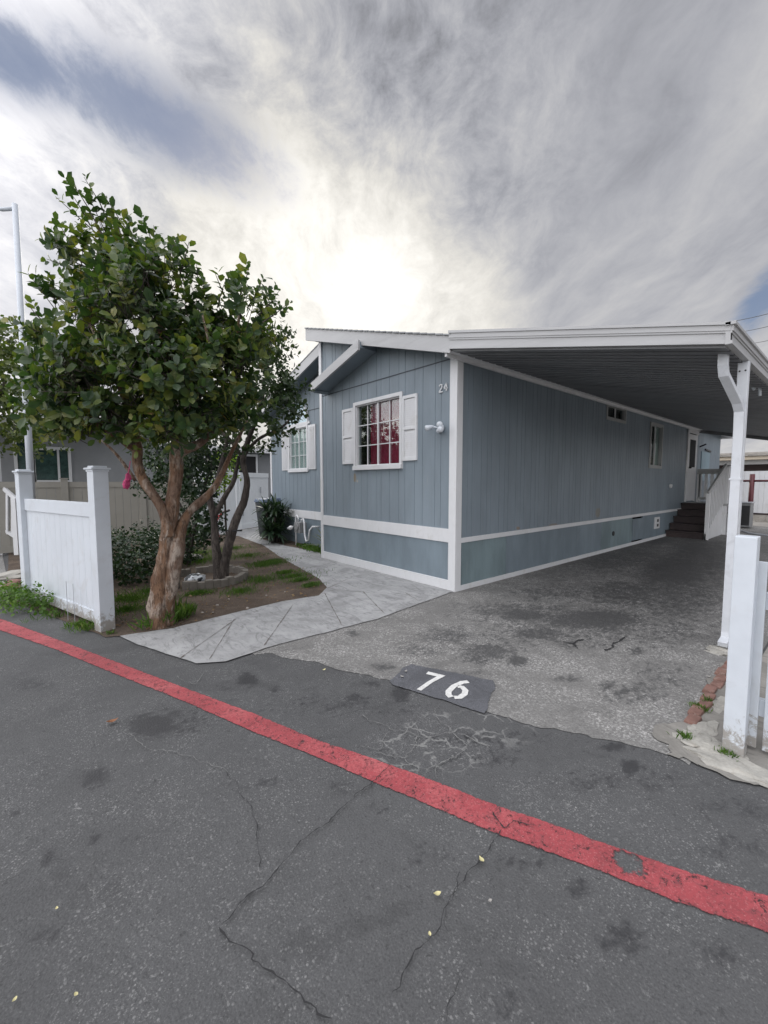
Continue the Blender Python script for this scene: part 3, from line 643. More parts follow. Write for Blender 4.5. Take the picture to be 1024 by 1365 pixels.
# side door
d = MB().box((10.40, -.03, .9), (11.20, .03, 2.86)).build('door', WH, house, bevel=.004)
MB().box((10.52, -.038, 1.9), (11.08, -.028, 2.7)).build('glass', M['dark'], d)
MB().lathe((10.47, -.04, 1.88), [(.02, 0), (.028, .02), (.03, .05), (.0, .07)], 10, (0, -1, 0)).build('handle', M['black'], d, smooth=True)
MB().box((10.30, -.03, .88), (10.40, .0, 2.98)).box((11.20, -.03, .88), (11.30, .0, 2.98)).box((10.26, -.05, 2.88), (11.34, -.031, 3.0)).build('door_frame', WH, house, bevel=.003)
sd = MB().box((11.30, -.80, .92), (11.33, -.72, 2.8)).box((11.30, -.08, .92), (11.33, -.02, 2.8)).box((11.30, -.72, 2.7), (11.33, -.08, 2.8)).box((11.30, -.72, .92), (11.33, -.08, 1.2))
# bracket light and plate on the wall past the door
MB().beam((11.7, -.0, 2.55), (11.7, -.16, 2.62), .04, .04).build('bracket', M['black'], house); MB().beam((12.3, -.02, 2.5), (13.0, -.02, 2.46), .03, .05).build('bracket', M['black'], house)
MB().box((11.9, -.02, 1.5), (12.9, -.002, 2.42)).build('wall_panel', siding('pale blue panel', (.22, .31, .36)), house)
# receptacle box in the skirting, small outlet, vents
ob = MB().box((7.78, -.03, .27), (8.12, .0, .56)).build('outlet_box', WH, house, bevel=.004)
MB().box((7.90, -.034, .44), (8.02, -.029, .51)).box((7.90, -.034, .32), (8.02, -.029, .39)).build('socket', M['black'], ob)
MB().lathe((8.9, -.0, 1.35), [(.05, 0), (.06, .01), (.05, .05), (.02, .06)], 12, (0, -1, 0)).build('dryer_vent', WH, house)
MB().lathe((5.2, -.0, .36), [(.05, 0), (.05, .015)], 12, (0, -1, 0)).build('pipe_cap', M['black'], house)
# house number 24
hn = MB()
def seg3(pts, w=.016):
    for i in range(len(pts)-1): hn.beam((-.012, pts[i][0], pts[i][1]), (-.012, pts[i+1][0], pts[i+1][1]), w, .014, up=(1, 0, 0))
y, z = .295, 2.645   # left edge of the 2 as seen (Y decreases to the right)
c = [(y-.005+0, z+.075), (y-.02, z+.095), (y-.042, z+.095), (y-.055, z+.078), (y-.05, z+.055), (y-.03, z+.03), (y-.005, z+.005), (y-.0, z), (y-.062, z)]
seg3(c)
y -= .085; seg3([(y-.045, z), (y-.045, z+.1), (y, z+.035), (y-.065, z+.035)])
hn.build('house_number', var('white numeral metal', (.6, .62, .64), .05, 4, .4), house)
# motion floodlight
fc = Vector((0, .26, 2.17))
f_ = MB().lathe(fc, [(.055, 0), (.055, .02), (.04, .035)], 16, (-1, 0, 0)).build('floodlight', M['vinyl'], house, smooth=True)
for hy, hz, ly in ((.34, 2.19, .39), (.19, 2.215, .13), (.18, 2.15, .115)):
    a = Vector((-.04, fc.y, 2.17)); h0 = Vector((-.09, hy-.0, hz)); dd = (Vector((-.19, ly, hz-.03))-h0).normalized()
    MB().tube([a, (-.07, (hy+fc.y)/2, (hz+2.17)/2), h0], .012, 8).lathe(h0, [(.014, -.02), (.024, 0), (.034, .05), (.04, .085), (.036, .095)], 14, dd).build('lamp_head', M['vinyl'], f_, smooth=True)
MB().blob((-.07, .25, 2.13), .028, 3, 2, .05).build('sensor', M['vinyl'], f_, smooth=True)

# ================================================================== CARPORT
cp = thing('carport', 'white metal carport with ribbed dark underside attached to the house', 'carport', (5.5, -2.7, 0))
CX0, CX1 = -.30, 11.4; cz = lambda y: 3.06+.225*y      # underside height; y <= 0
b = MB(); x = CX0+.03
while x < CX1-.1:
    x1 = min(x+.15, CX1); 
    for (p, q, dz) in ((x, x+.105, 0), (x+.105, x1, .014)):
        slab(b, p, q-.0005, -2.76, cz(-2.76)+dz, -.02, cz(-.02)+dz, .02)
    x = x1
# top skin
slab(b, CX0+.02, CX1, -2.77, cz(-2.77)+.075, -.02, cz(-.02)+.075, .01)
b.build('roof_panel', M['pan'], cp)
b = MB(); yA, yB = -.13, -2.79
fb = lambda y: [3.045+.222*(y+.13)]
zb = lambda y: 3.05+(2.452-3.05)*(y-yA)/(yB-yA); zt = lambda y: 3.26+(2.605-3.26)*(y-yA)/(yB-yA)
def fas(b, xa, xb_, f0, f1, za, zc):
    """slice of the sloping front fascia between heights fractions f0..f1"""
    L = lambda y, f: zb(y)+(zt(y)-zb(y))*f
    b.hexa([(xa, yB, L(yB, f0)), (xb_, yB, L(yB, f0)), (xb_, yA, L(yA, f0)), (xa, yA, L(yA, f0)), (xa, yB, L(yB, f1)), (xb_, yB, L(yB, f1)), (xb_, yA, L(yA, f1)), (xa, yA, L(yA, f1))])
fas(b, -.315, -.27, 0, .16, 0, 0); fas(b, -.305, -.27, .16, .5, 0, 0); fas(b, -.315, -.27, .5, .6, 0, 0); fas(b, -.322, -.27, .6, .86, 0, 0); fas(b, -.335, -.27, .86, 1, 0, 0)
b.build('front_fascia', M['metalwhite'], cp)
b = MB()
for (f0, f1, o) in ((0, .16, .012), (.16, .5, 0), (.5, .6, .008), (.6, .86, .016), (.86, 1, .03)):
    z0 = 2.452+.153*f0; z1 = 2.452+.153*f1; b.box((-.335 if f1 == 1 else -.318, -2.79-o, z0), (CX1, -2.76, z1))
b.build('gutter', M['metalwhite'], cp)
b = MB(); b.box((-.27, -.14, 3.03), (11.42, -.04, 3.055)).box((-.27, -.06, 2.985), (11.42, -.024, 3.05)).build('ledger', WH, cp, bevel=.003)
MB().box((CX1, -2.76, 2.36), (CX1+.02, -.02, 2.36)).build('x', WH, cp) if False else None
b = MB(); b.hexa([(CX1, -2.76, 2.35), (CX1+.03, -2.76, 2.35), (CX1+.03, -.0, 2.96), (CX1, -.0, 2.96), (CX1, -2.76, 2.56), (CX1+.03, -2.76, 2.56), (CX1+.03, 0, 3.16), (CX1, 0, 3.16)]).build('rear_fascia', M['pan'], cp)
def post(x, y):
    return MB().box((x-.036, y-.036, .01), (x+.036, y+.036, 2.46)).build('post', M['postwhite'], cp, bevel=.006)
post(.37, -2.765); post(4.2, -2.765); post(8.1, -2.765)
for q in ((-.045, .025), (-.045, -.02)):
    pass
[MB().lathe((.333, y_, 2.375), [(.007, 0), (.007, .004)], 8, (-1, 0, 0)).build('bolt', M['black'], cp) for y_ in (-2.745, -2.783)]
# downspout: leaves the gutter at the front corner, elbows back to the post, runs down it
dsx = [(-.02, -2.70, 2.47), (-.02, -2.70, 2.37), (.0, -2.705, 2.30), (.25, -2.755, 2.11), (.305, -2.763, 2.04), (.31, -2.765, 1.9), (.31, -2.765, .16), (.295, -2.765, .1), (.2, -2.76, .07)]
b = MB()
def rect_tube(b, pts, w, h, side):
    side = Vector(side).normalized(); pts = [Vector(p) for p in pts]; n = len(pts); o = len(b.v)
    for i, p in enumerate(pts):
        d = (pts[min(i+1, n-1)]-pts[max(i-1, 0)]).normalized(); u = side.cross(d).normalized()
        for s1, s2 in ((-1, -1), (1, -1), (1, 1), (-1, 1)): b.v.append(tuple(p+side*w/2*s1+u*h/2*s2))
    for i in range(n-1):
        for k in range(4): k2 = (k+1) % 4; b.f.append((o+4*i+k, o+4*i+k2, o+4*i+4+k2, o+4*i+4+k)); b.m.append(0)
    b.f += [(o, o+1, o+2, o+3), (o+4*n-1, o+4*n-2, o+4*n-3, o+4*n-4)]; b.m += [0, 0]
rect_tube(b, dsx, .066, .044, (0, 1, 0)); b.build('downspout', M['postwhite'], cp, bevel=.004)
MB().box((.284, -2.806, 1.47), (.41, -2.724, 1.485)).build('strap', M['postwhite'], cp)
# ================================================================== ENTRY STAIRS
st = thing('entry_stairs', 'dark red brown wooden steps with white railing climbing to the side door', 'stairs', (9.5, -.45, 0))
for i in range(5):
    x0 = 8.70+i*.32; z = .172*(i+1)
    MB().box((x0, -.84, .0 if i == 0 else z-.172), (x0+.02, -.02, z-.03)).box((x0-.03, -.86, z-.03), (x0+.34, -.01, z)).build('step', M['darkwood'], st, bevel=.004)
MB().box((10.30, -1.0, .80), (11.45, -.04, .86)).build('landing', M['gray'], st)
b = MB(); b.prism([(8.62, -.90, 0), (10.35, -.90, 0), (10.35, -.90, .86), (10.2, -.90, .86), (8.62, -.90, .16)], (0, .035, 0)); b.box((10.36, -1.03, 0), (11.48, -1.0, .84)).build('side_panel', WH, st)
b = MB()
b.box((8.62, -.94, .0), (8.70, -.86, 1.18)); b.build('railing_post', WH, st, bevel=.004)
for px_, py_ in ((10.32, -.94), (11.42, -.98), (11.42, -.08)): MB().box((px_, py_-.045, 0), (px_+.08, py_+.045, 1.86)).build('railing_post', WH, st, bevel=.004)
for b in (MB().beam((8.60, -.90, 1.20), (10.4, -.90, 1.93), .05, .07), MB().beam((10.32, -.94, 1.88), (11.5, -.98, 1.88), .09, .05), MB().box((11.40, -1.0, 1.70), (11.48, -.03, 1.855)), MB().box((11.42, -.94, .92), (11.46, -.12, 1.0))): b.build('handrail', M['gray'], st, bevel=.003)
b = MB()
for i in range(10):
    x = 8.78+i*.16; b.box((x, -.915, .16+(x-8.62)*.42), (x+.045, -.885, 1.18+(x-8.6)*.405))
for i in range(6):
    y = -.86+i*.14; b.box((11.42, y, 1.0), (11.45, y+.075, 1.72))
for i in range(8): x = 10.46+i*.125; b.box((x, -.975, .86), (x+.04, -.945, 1.86))
b.build('baluster', WH, st)

# ================================================================== RIGHT FOREGROUND: PICKET FENCE
pf = thing('picket_fence', 'white picket fence with thick end post at the right edge of the driveway entrance', 'fence', (-1.4, -3.3, 0))
b = MB().box((-1.475, -3.155, .012), (-1.385, -3.065, 1.175)); b.build('post', M['vinyl'], pf, bevel=.006)
for i in range(9):
    y = -3.085-i*.122; MB().box((-1.335, y-.098, .03), (-1.312, y, 1.035)).build('picket', M['vinyl'], pf, bevel=.003)
[MB().box((-1.31, -4.3, z_), (-1.27, -3.05, z_+.09)).build('rail', M['vinyl'], pf, bevel=.003) for z_ in (.78, .2)]
MB().box((-1.475, -4.39, .012), (-1.385, -4.3, 1.175)).build('post', M['vinyl'], pf, bevel=.006)
# brick edging and broken concrete
bp = [G(*p) for p in [(917, 958), (925, 948), (933, 938), (941, 928), (948, 919), (955, 910), (961, 902), (966, 894)]]
for i in range(10):
    t_ = i/9; p = Vector((-1.24+1.2*t_, -2.885+.010*math.sin(i*2)+.03*t_, 0))
    tag(MB().hexa([(p.x-.06, p.y-.033, .0), (p.x+.06, p.y-.036+.006*math.sin(i*5), .0), (p.x+.058, p.y+.034, .0), (p.x-.058, p.y+.036, .0), (p.x-.058, p.y-.031, .026+.008*math.sin(i*3.7)), (p.x+.056, p.y-.033, .03), (p.x+.055, p.y+.03, .028+.008*math.sin(i*2.1)), (p.x-.055, p.y+.033, .026)]).build('brick', M['brick'], bevel=.008),
        'small weathered red brick laid in the edging row between driveway and carport post', 'brick', 'bricks edging the driveway')
rub = [((938, 975), (.16, .07, .02), 'long pale broken concrete slab piece beside the brick row', 1), ((930, 990), (.10, .10, .022), 'pale broken concrete piece at the ragged corner of the driveway', 2), ((985, 1026), (.09, .2, .022), 'flat broken concrete strip under the picket fence by the road', 3), ((955, 1003), (.10, .13, .02), 'pale cracked concrete piece in front of the white end post', 4), ((964, 940), (.14, .06, .018), 'pale concrete scrap behind the brick row, partly hidden by the post', 5), ((962, 870), (.1, .12, .03), 'lone pale concrete lump at the foot of the carport post', 6)]
for (px_, r, lb, sd_) in rub:
    p = G(*px_); tag(MB().blob((p.x, p.y, .004), r, sd_*5, 3, .6, 2.4).build('concrete_chunk', M['rubble']), lb, 'concrete chunk', 'broken concrete by the driveway')
setting(link_mesh('concrete_apron', sheet_poly(jitter_line([Vector(v) for v in [(-1.66, -2.80, 0), (-1.45, -2.76, 0), (-1.2, -2.86, 0), (.2, -2.84, 0), (.2, -3.2, 0), (-1.0, -3.6, 0), (-1.2, -4.6, 0), (-1.42, -4.6, 0), (-1.62, -3.3, 0), (-1.72, -2.95, 0), (-1.66, -2.80, 0)]], .03, .09, 3)[:-1], .0105), M['apron']))
# white trinket hanging under the carport edge
tk = PY(1013, 515, -2.68); X_, Y_, Z_ = tk
b = MB().tube([(X_, Y_, 2.50), (X_, Y_, Z_+.03)], .005, 6).blob((X_, Y_, Z_+.02), (.03, .03, .025), 2, 2, .3).blob((X_-.01, Y_+.045, Z_-.0), (.015, .02, .035), 5, 2, .3).tube([(X_, Y_, Z_), (X_+.01, Y_-.005, Z_-.10)], .014, 7)
tag(b.build('hanging_ornament', M['vinyl'], smooth=True), 'small white ornament dangling from the outer edge of the carport roof', 'ornament')

# ================================================================== LEFT FOREGROUND: FENCE PANEL
fp = thing('fence_panel', 'short white vinyl privacy panel between two capped posts at the roadside', 'fence', (-4.0, 2.2, 0))
A_, B_ = Vector((-3.72, 1.31, 0)), Vector((-4.27, 3.22, 0)); dv = (B_-A_).normalized(); nv = Vector((-dv.y, dv.x, 0))
def obox(b, a, w0, w1, n0, n1, z0, z1):
    q = [a+dv*w0+nv*n0, a+dv*w1+nv*n0, a+dv*w1+nv*n1, a+dv*w0+nv*n1]
    b.hexa([(v.x, v.y, z0) for v in q]+[(v.x, v.y, z1) for v in q])
def vpost(p, top):
    b = MB(); obox(b, p, -.066, .066, -.066, .066, .0, top-.03); o = b.build('post', M['vinyl'], fp, bevel=.005)
    b = MB(); obox(b, p, -.085, .085, -.085, .085, top-.03, top-.012); obox(b, p, -.072, .072, -.072, .072, top-.05, top-.0301); obox(b, p, -.06, .06, -.06, .06, top-.012, top+.006); b.build('cap', M['vinyl'], o, bevel=.004)
vpost(A_, 1.60); vpost(B_, 1.60)
b = MB(); Lp = (B_-A_).length; w = .067
nb_ = 13; bw = (Lp-2*w)/nb_
for i in range(nb_): obox(b, A_, w+i*bw+.0012, w+(i+1)*bw-.0012, -.012, .012, .16, 1.14)
b.build('panel', M['vinyl'], fp, bevel=.0015)
for z0, z1 in ((.05, .17), (1.11, 1.25)):
    b = MB(); obox(b, A_, w, Lp-w, -.028, .028, z0, z1); b.build('rail', M['vinyl'], fp, bevel=.003)
# wire stake frame leaning on it
b = MB(); a = A_+dv*.42-nv*-.0; a = A_+dv*.45+nv*.05; 
sgn = 1 if (CAM-A_).dot(nv) > 0 else -1
q0 = A_+dv*.45+nv*sgn*.09; q1 = A_+dv*.62+nv*sgn*.09
b.tube([q0, q0+Vector((0, 0, .42))], .003, 5).tube([q1, q1+Vector((0, 0, .42))], .003, 5).tube([q0+Vector((0, 0, .25)), q1+Vector((0, 0, .25))], .003, 5)
tag(b.build('wire_stake', M['steel']), 'thin wire sign stake stuck in the ground against the white panel', 'stake')

# ================================================================== LEAVES
LT8 = np.array([[0, 0, 0], [.3, -.38, .03], [.3, .38, .03], [.3, 0, -.03], [.7, -.46, .0], [.7, .46, .0], [.72, 0, -.06], [1, 0, -.12]])
LF8 = [(0, 1, 3), (0, 3, 2), (3, 1, 4, 6), (3, 6, 5, 2), (6, 4, 7), (6, 7, 5)]
LT4 = np.array([[0, 0, 0], [.5, -.4, .05], [1, 0, -.08], [.5, .4, .05]]); LF4 = [(0, 1, 2, 3)]
def leaves_mesh(name, pos, dr, nm, ln, wid, tmpl=0):
    T, Fs = (LT8, LF8) if tmpl == 0 else (LT4, LF4)
    pos, dr, nm, ln = map(np.asarray, (pos, dr, nm, ln)); N = len(pos)
    dr = dr/np.linalg.norm(dr, axis=1, keepdims=True); y = np.cross(nm, dr); y /= np.maximum(1e-6, np.linalg.norm(y, axis=1, keepdims=True)); z = np.cross(dr, y)
    V = pos[:, None]+(dr[:, None]*T[None, :, 0:1]+y[:, None]*T[None, :, 1:2]*wid+z[:, None]*T[None, :, 2:3])*ln[:, None, None]
    V = V.reshape(-1, 3); k = len(T); Fa = []
    for f in Fs: Fa.append(np.arange(N)[:, None]*k+np.array(f)[None])
    fl_ = [r for A in Fa for r in A.tolist()]
    me = bpy.data.meshes.new(name); me.from_pydata(V.tolist(), [], fl_); me.update(); return me
def shoots(starts, dirs, lens, per, leaf, spread=.95, droop=.0):
    """leaves spiralled along each shoot and a rosette at its tip; returns leaf arrays"""
    P, D, Nn, L = [], [], [], []
    for s, d, l in zip(starts, dirs, lens):
        d = d/np.linalg.norm(d); a = np.cross(d, [0, 0, 1.0]); 
        if np.linalg.norm(a) < .1: a = np.cross(d, [1.0, 0, 0])
        a /= np.linalg.norm(a); b = np.cross(d, a); n = max(3, int(per*l/.2+.5)); ph = RNG.uniform(0, 6.28)
        for i in range(n):
            t_ = (i+1)/n; an = ph+i*2.4; rad = a*math.cos(an)+b*math.sin(an); up = .35+.5*t_
            dd = d*up+rad*spread+np.array([0, 0, -droop]); P.append(s+d*l*t_); D.append(dd); Nn.append(d*1.0-rad*.4+RNG.normal(0, .25, 3)); L.append(leaf*RNG.uniform(.5, 1.2)*(1-.2*(t_ > .85)))
    return P, D, Nn, L
def sample_crown(ells, n, up=.45, rmin=.55, gap=None):
    w = np.array([e[1][0]*e[1][1]+e[1][1]*e[1][2]+e[1][0]*e[1][2] for e in ells]); w = w/w.sum(); S, D = [], []
    idx = RNG.choice(len(ells), n, p=w)
    for i in idx:
        c, r = ells[i]; v = RNG.normal(0, 1, 3); v /= np.linalg.norm(v); rr = RNG.uniform(rmin**2, 1)**.5
        if RNG.random() < .12: rr = RNG.uniform(.25, rmin)
        q = c+v*r*rr; ins = any(np.sum(((q-c2)/r2)**2) < .35 for j, (c2, r2) in enumerate(ells) if j != i)
        if ins and RNG.random() < .7: continue
        if gap is not None and mnoise.noise(Vector(q*2.6)) < gap: continue
        d = v+np.array([0, 0, up])+RNG.normal(0, .45, 3); S.append(q); D.append(d)
    return S, D
def ell(px, py, depth, rx, ry, rd):
    c = at(px, py, depth); k = depth/FP; return (np.array(c), np.array([rx*k, rd, ry*k]))
# ellipsoids are axis aligned in the world; rx is used across X and rd across Y
def bark_tube(b, pts, rad, seg=14, seed=0, lump=.16, step=.035):
    P = []; Rr = []
    for i in range(len(pts)-1):
        p0, p1, p2, p3 = [Vector(pts[max(0, min(len(pts)-1, j))]) for j in (i-1, i, i+1, i+2)]; n = max(2, int((p2-p1).length/step))
        for k in range(n):
            t_ = k/n; P.append(.5*((2*p1)+(p2-p0)*t_+(2*p0-5*p1+4*p2-p3)*t_*t_+(3*p1-p0-3*p2+p3)*t_**3)); Rr.append(rad[i]*(1-t_)+rad[i+1]*t_)
    P.append(Vector(pts[-1])); Rr.append(rad[-1]); o = len(b.v); b.tube(P, Rr, seg)
    for i, p in enumerate(P):
        for k in range(seg):
            v = Vector(b.v[o+i*seg+k]); d = v-p
            q = Vector((v.x*5, v.y*5, v.z*2.0+seed)); f = 1+lump*mnoise.noise(q)*1.5+lump*.7*mnoise.noise(q*2.7)+lump*.45*mnoise.noise(q*6.5)
            b.v[o+i*seg+k] = tuple(p+d*f)
TD = (G(212, 834)-CAM).dot(FW)
def T(px, py, dd=0.0): return at(px, py, TD+dd)
tree = thing('garden_tree', 'bushy broad leaved tree with peeling tan trunk growing behind the white panel', 'tree', tuple(G(214, 832)))
b = MB(); k = TD/FP
base = G(212, 834)
bark_tube(b, [base-Vector((-.0, 0, .05)), base+Vector((0, 0, .06)), T(211, 812, -.02), T(213, 797, -.02), T(214, 773, -.03), T(217, 750, -.03), T(222, 720), T(226, 695), T(230, 670), T(234, 640), T(235, 605), T(235, 580), T(228, 530), T(218, 470), T(205, 400), T(170, 330), T(135, 290)], [0.147, 0.126, 0.105, 0.0966, 0.0882, 0.0798, 0.07392, 0.06888, 0.0588, 0.05712, 0.06048, 0.0504, 0.03864, 0.03024, 0.02184, 0.01176, 0.0042], 18, 2, .26)
bark_tube(b, [base+RT*.05, T(221, 812, .03), T(226, 790, .0), T(229, 765, .0), T(235, 735, .02), T(240, 705, .05), T(254, 680, .12), T(273, 664, .2), T(292, 640, .35), T(310, 600, .45), T(330, 560, .5)], [0.1008, 0.084, 0.07392, 0.06888, 0.06552, 0.0588, 0.042, 0.03528, 0.03024, 0.02352, 0.01008], 14, 5, .24)
bark_tube(b, [T(224, 715, -.05), T(219, 686, -.07), T(204, 658, -.08), T(190, 638, -.1), T(184, 617, -.1), T(184, 597, -.1), T(176, 560), T(155, 500), T(120, 430), T(92, 370)], [0.0588, 0.05376, 0.0504, 0.05208, 0.05544, 0.05376, 0.042, 0.03192, 0.02016, 0.0084], 14, 3, .2)
bark_tube(b, [T(238, 606, -.02), T(250, 598, .0), T(269, 589, .05), T(296, 560, .1), T(312, 500, .15), T(318, 430, .1), T(322, 375, .1)], [0.042, 0.04032, 0.0378, 0.03024, 0.02352, 0.01512, 0.00504], 12, 4, .2)
bark_tube(b, [T(182, 600, -.1), T(160, 585, -.2), T(130, 565, -.3), T(100, 540, -.3), T(70, 520, -.2)], [0.042, 0.0252, 0.021, 0.01512, 0.00672], 8, 6, .2)
bark_tube(b, [T(180, 640, .3), T(170, 625, .35), T(150, 600, .4), T(120, 575, .5)], [0.0168, 0.01512, 0.01176, 0.00672], 8, 7, .2)
bark_tube(b, [T(240, 575), T(260, 540, -.2), T(280, 480, -.35), T(270, 420, -.4)], [0.0378, 0.0294, 0.01848, 0.00672], 8, 8, .2)
b.build('trunk', M['bark'], tree, smooth=True)
ells = [ell(*a) for a in [(165, 378, TD, 52, 42, .45), (108, 440, TD, 50, 62, .45), (195, 440, TD-.25, 82, 84, .7), (270, 435, TD, 52, 50, .45), (318, 440, TD+.1, 42, 46, .4), (140, 515, TD-.3, 78, 60, .6), (230, 520, TD-.45, 78, 60, .55), (88, 540, TD-.1, 48, 42, .42), (290, 510, TD-.15, 58, 60, .5), (180, 558, TD-.35, 60, 32, .45), (120, 572, TD-.15, 46, 22, .35), (66, 485, TD, 22, 40, .3), (118, 352, TD, 26, 24, .22), (215, 368, TD, 32, 26, .28), (232, 572, TD-.4, 40, 24, .35)]]
ells = [(c_, r_*np.array([.84, .84, .86])) for c_, r_ in ells]
S, D = sample_crown(ells, 1950, .5, .55, -.16)
Ls = [RNG.uniform(.08, .24) for _ in S]
P, Dd, Nn, L = shoots(S, D, Ls, 10, .102)
# long upright leaders that break the outline
lead = [((165, 360), (118, 262)), ((170, 370), (130, 290)), ((150, 370), (88, 300)), ((200, 360), (205, 300)), ((120, 380), (66, 318)), ((240, 390), (228, 330)), ((290, 410), (300, 375)), ((330, 410), (350, 372)), ((110, 350), (75, 290)), ((140, 320), (92, 236)), ((150, 310), (112, 236)), ((150, 330), (74, 262)), ((105, 345), (54, 318)), ((190, 330), (140, 262)), ((185, 340), (168, 285)), ((205, 345), (192, 292)), ((225, 350), (238, 312)), ((240, 365), (252, 322)), ((75, 400), (44, 378)), ((70, 440), (34, 402)), ((270, 400), (262, 352)), ((300, 395), (286, 362)), ((320, 395), (334, 348)), ((345, 420), (372, 388)), ((350, 430), (384, 404)), ((100, 360), (62, 345)), ((120, 300), (98, 262)), ((60, 500), (30, 470)), ((165, 330), (150, 285)), ((310, 390), (312, 362)), ((60, 560), (38, 548)), ((50, 530), (30, 512))]
tw = MB()
for a_, c_ in lead:
    s = np.array(T(*a_, RNG.uniform(-.2, .2))); e = np.array(T(*c_, RNG.uniform(-.2, .2))); d = e-s; l = np.linalg.norm(d)
    for j in range(max(1, int(l/.2))):
        q = s+d*(j/max(1, int(l/.2))); p2, d2, n2, l2 = shoots([q], [d+RNG.normal(0, .12, 3)*l], [l/max(1, int(l/.2))], 8, .098); P += p2; Dd += d2; Nn += n2; L += l2
    tw.tube([s, (s+e)/2+RNG.normal(0, .01, 3), e], [.007, .005, .002], 5)
for s, d, l in zip(S, D, Ls):
    d = d/np.linalg.norm(d); tw.tube([s-d*.12, s+d*l], [.005, .002], 3, False)
tw.build('twigs', M['bark2'], tree)
me = leaves_mesh('crown', P, Dd, Nn, L, .66); link_mesh('crown', me, M['leaf'], tree)
print('main leaves', len(P))

# slender dark stemmed tree behind, growing inside the planter ring
t2 = thing('slender_tree', 'slender dark stemmed tree growing out of the round concrete planter ring', 'tree', tuple(G(297, 766)))
D2 = 6.6
def T2(px, py, dd=0): return at(px, py, D2+dd)
g2 = G(293, 775); D2 = (g2-CAM).dot(FW)
b = MB()
bark_tube(b, [g2, T2(291, 755), T2(287, 720), T2(285, 690), T2(280, 660), T2(290, 640), T2(300, 600), T2(310, 540)], [.085, .07, .06, .055, .05, .04, .03, .012], 10, 11, .2)
bark_tube(b, [g2+Vector((.05, -.03, 0)), T2(299, 755), T2(306, 722), T2(316, 690), T2(326, 665), T2(329, 640), T2(324, 615), T2(330, 590), T2(345, 550), T2(355, 500), T2(365, 440)], [.075, .065, .058, .055, .052, .046, .042, .036, .028, .02, .008], 10, 12, .2)
bark_tube(b, [T2(285, 690), T2(300, 662), T2(312, 640), T2(318, 610)], [.04, .035, .03, .02], 8, 13, .2)
bark_tube(b, [T2(326, 605), T2(345, 585), T2(375, 570), T2(390, 555)], [.03, .024, .016, .006], 8, 14, .2)
bark_tube(b, [T2(324, 612), T2(310, 590), T2(290, 570), T2(270, 540)], [.03, .024, .018, .008], 8, 15, .2)
b.build('trunk', M['bark2'], t2, smooth=True)
tie = T2(310, 707); MB().tube([tie+RT*-.09, tie+RT*-.03-FW*.05, tie+RT*.06-FW*.05, tie+RT*.14], .012, 6).build('tie', M['black'], t2)
ells = [ell(*a) for a in [(335, 500, D2, 38, 70, .5), (362, 545, D2, 30, 42, .42), (315, 560, D2, 50, 44, .55), (365, 480, D2, 18, 50, .3), (280, 545, D2, 45, 45, .5), (345, 440, D2, 32, 45, .4), (378, 555, D2-.1, 18, 26, .28), (240, 575, D2+.3, 60, 32, .5), (350, 582, D2, 26, 16, .3), (390, 528, D2-.1, 12, 20, .2)]]
S, D = sample_crown(ells, 1250, .2, .5, -.1); P, Dd, Nn, L = shoots(S, D, [RNG.uniform(.08, .25) for _ in S], 9, .078)
for a_, c_ in (((365, 560), (398, 520)), ((360, 580), (404, 575)), ((370, 450), (380, 415)), ((375, 540), (402, 545)), ((355, 590), (385, 596)), ((372, 430), (388, 402))):
    s = np.array(T2(*a_)); e = np.array(T2(*c_)); p2, d2, n2, l2 = shoots([s], [e-s], [np.linalg.norm(e-s)], 7, .065); P += p2; Dd += d2; Nn += n2; L += l2
link_mesh('crown', leaves_mesh('crown', P, Dd, Nn, L, .66), M['leaf2'], t2)
def shrub(name, label, cat, base, ells, n, leaf, mat, per=8, wid=.9, tmpl=0, stems=(), stem_mat=None, up=.3, group=None):
    o = thing(name, label, cat, tuple(base), group)
    S, D = sample_crown(ells, n, up, .5); P, Dd, Nn, L = shoots(S, D, [RNG.uniform(.06, .16) for _ in S], per, leaf)
    P = np.array(P); k_ = P[:, 2] > .02
    link_mesh('foliage', leaves_mesh('foliage', P[k_], np.array(Dd)[k_], np.array(Nn)[k_], np.array(L)[k_], wid, tmpl), mat, o)
    if stems:
        b = MB()
        for i, (pts, rr) in enumerate(stems): bark_tube(b, pts, rr, 7, 30+i, .2)
        b.build('stem', stem_mat or M['bark2'], o, smooth=True)
    return o
def E3(c, r): return (np.array(c, float), np.array(r, float))
hb = G(178, 790)
b3 = at(235, 640, 7.2); g3 = Vector((at(250, 700, 7.2).x, at(250, 700, 7.2).y, 0))
shrub('tall_shrub', 'tall dark shrub with tangled grey stems right behind the tan trunk', 'shrub', g3, [ell(225, 600, 7.3, 32, 34, .4), ell(262, 640, 7.0, 24, 40, .35), ell(270, 690, 6.9, 20, 38, .35), ell(205, 640, 7.4, 20, 28, .3), ell(282, 600, 7.0, 30, 30, .4), ell(240, 560, 7.2, 50, 30, .4), ell(278, 700, 6.9, 16, 30, .3), ell(240, 620, 7.3, 40, 50, .4)], 1250, .07, M['hedge'],
    stems=[([g3, at(252, 700, 7.2), at(232, 660, 7.2), at(212, 610, 7.2)], [.04, .035, .03, .012]), ([g3, at(262, 690, 7.1), at(275, 640, 7.1), at(290, 600, 7.1)], [.035, .03, .025, .01]), ([g3, at(242, 690, 7.2), at(205, 660, 7.3), at(182, 648, 7.3)], [.03, .02, .014, .006])])
g4 = at(302, 700, 7.9); g4.z = 0
shrub('lime_shrub', 'bright yellow green shrub glowing between the slender stems and the white fence', 'shrub', g4, [ell(301, 622, 7.9, 15, 22, .28), ell(292, 640, 7.9, 12, 16, .25)], 130, .06, M['lime'], stems=[([g4, at(300, 670, 7.9), at(300, 625, 7.9)], [.02, .018, .01])])
g5 = G(176, 782)
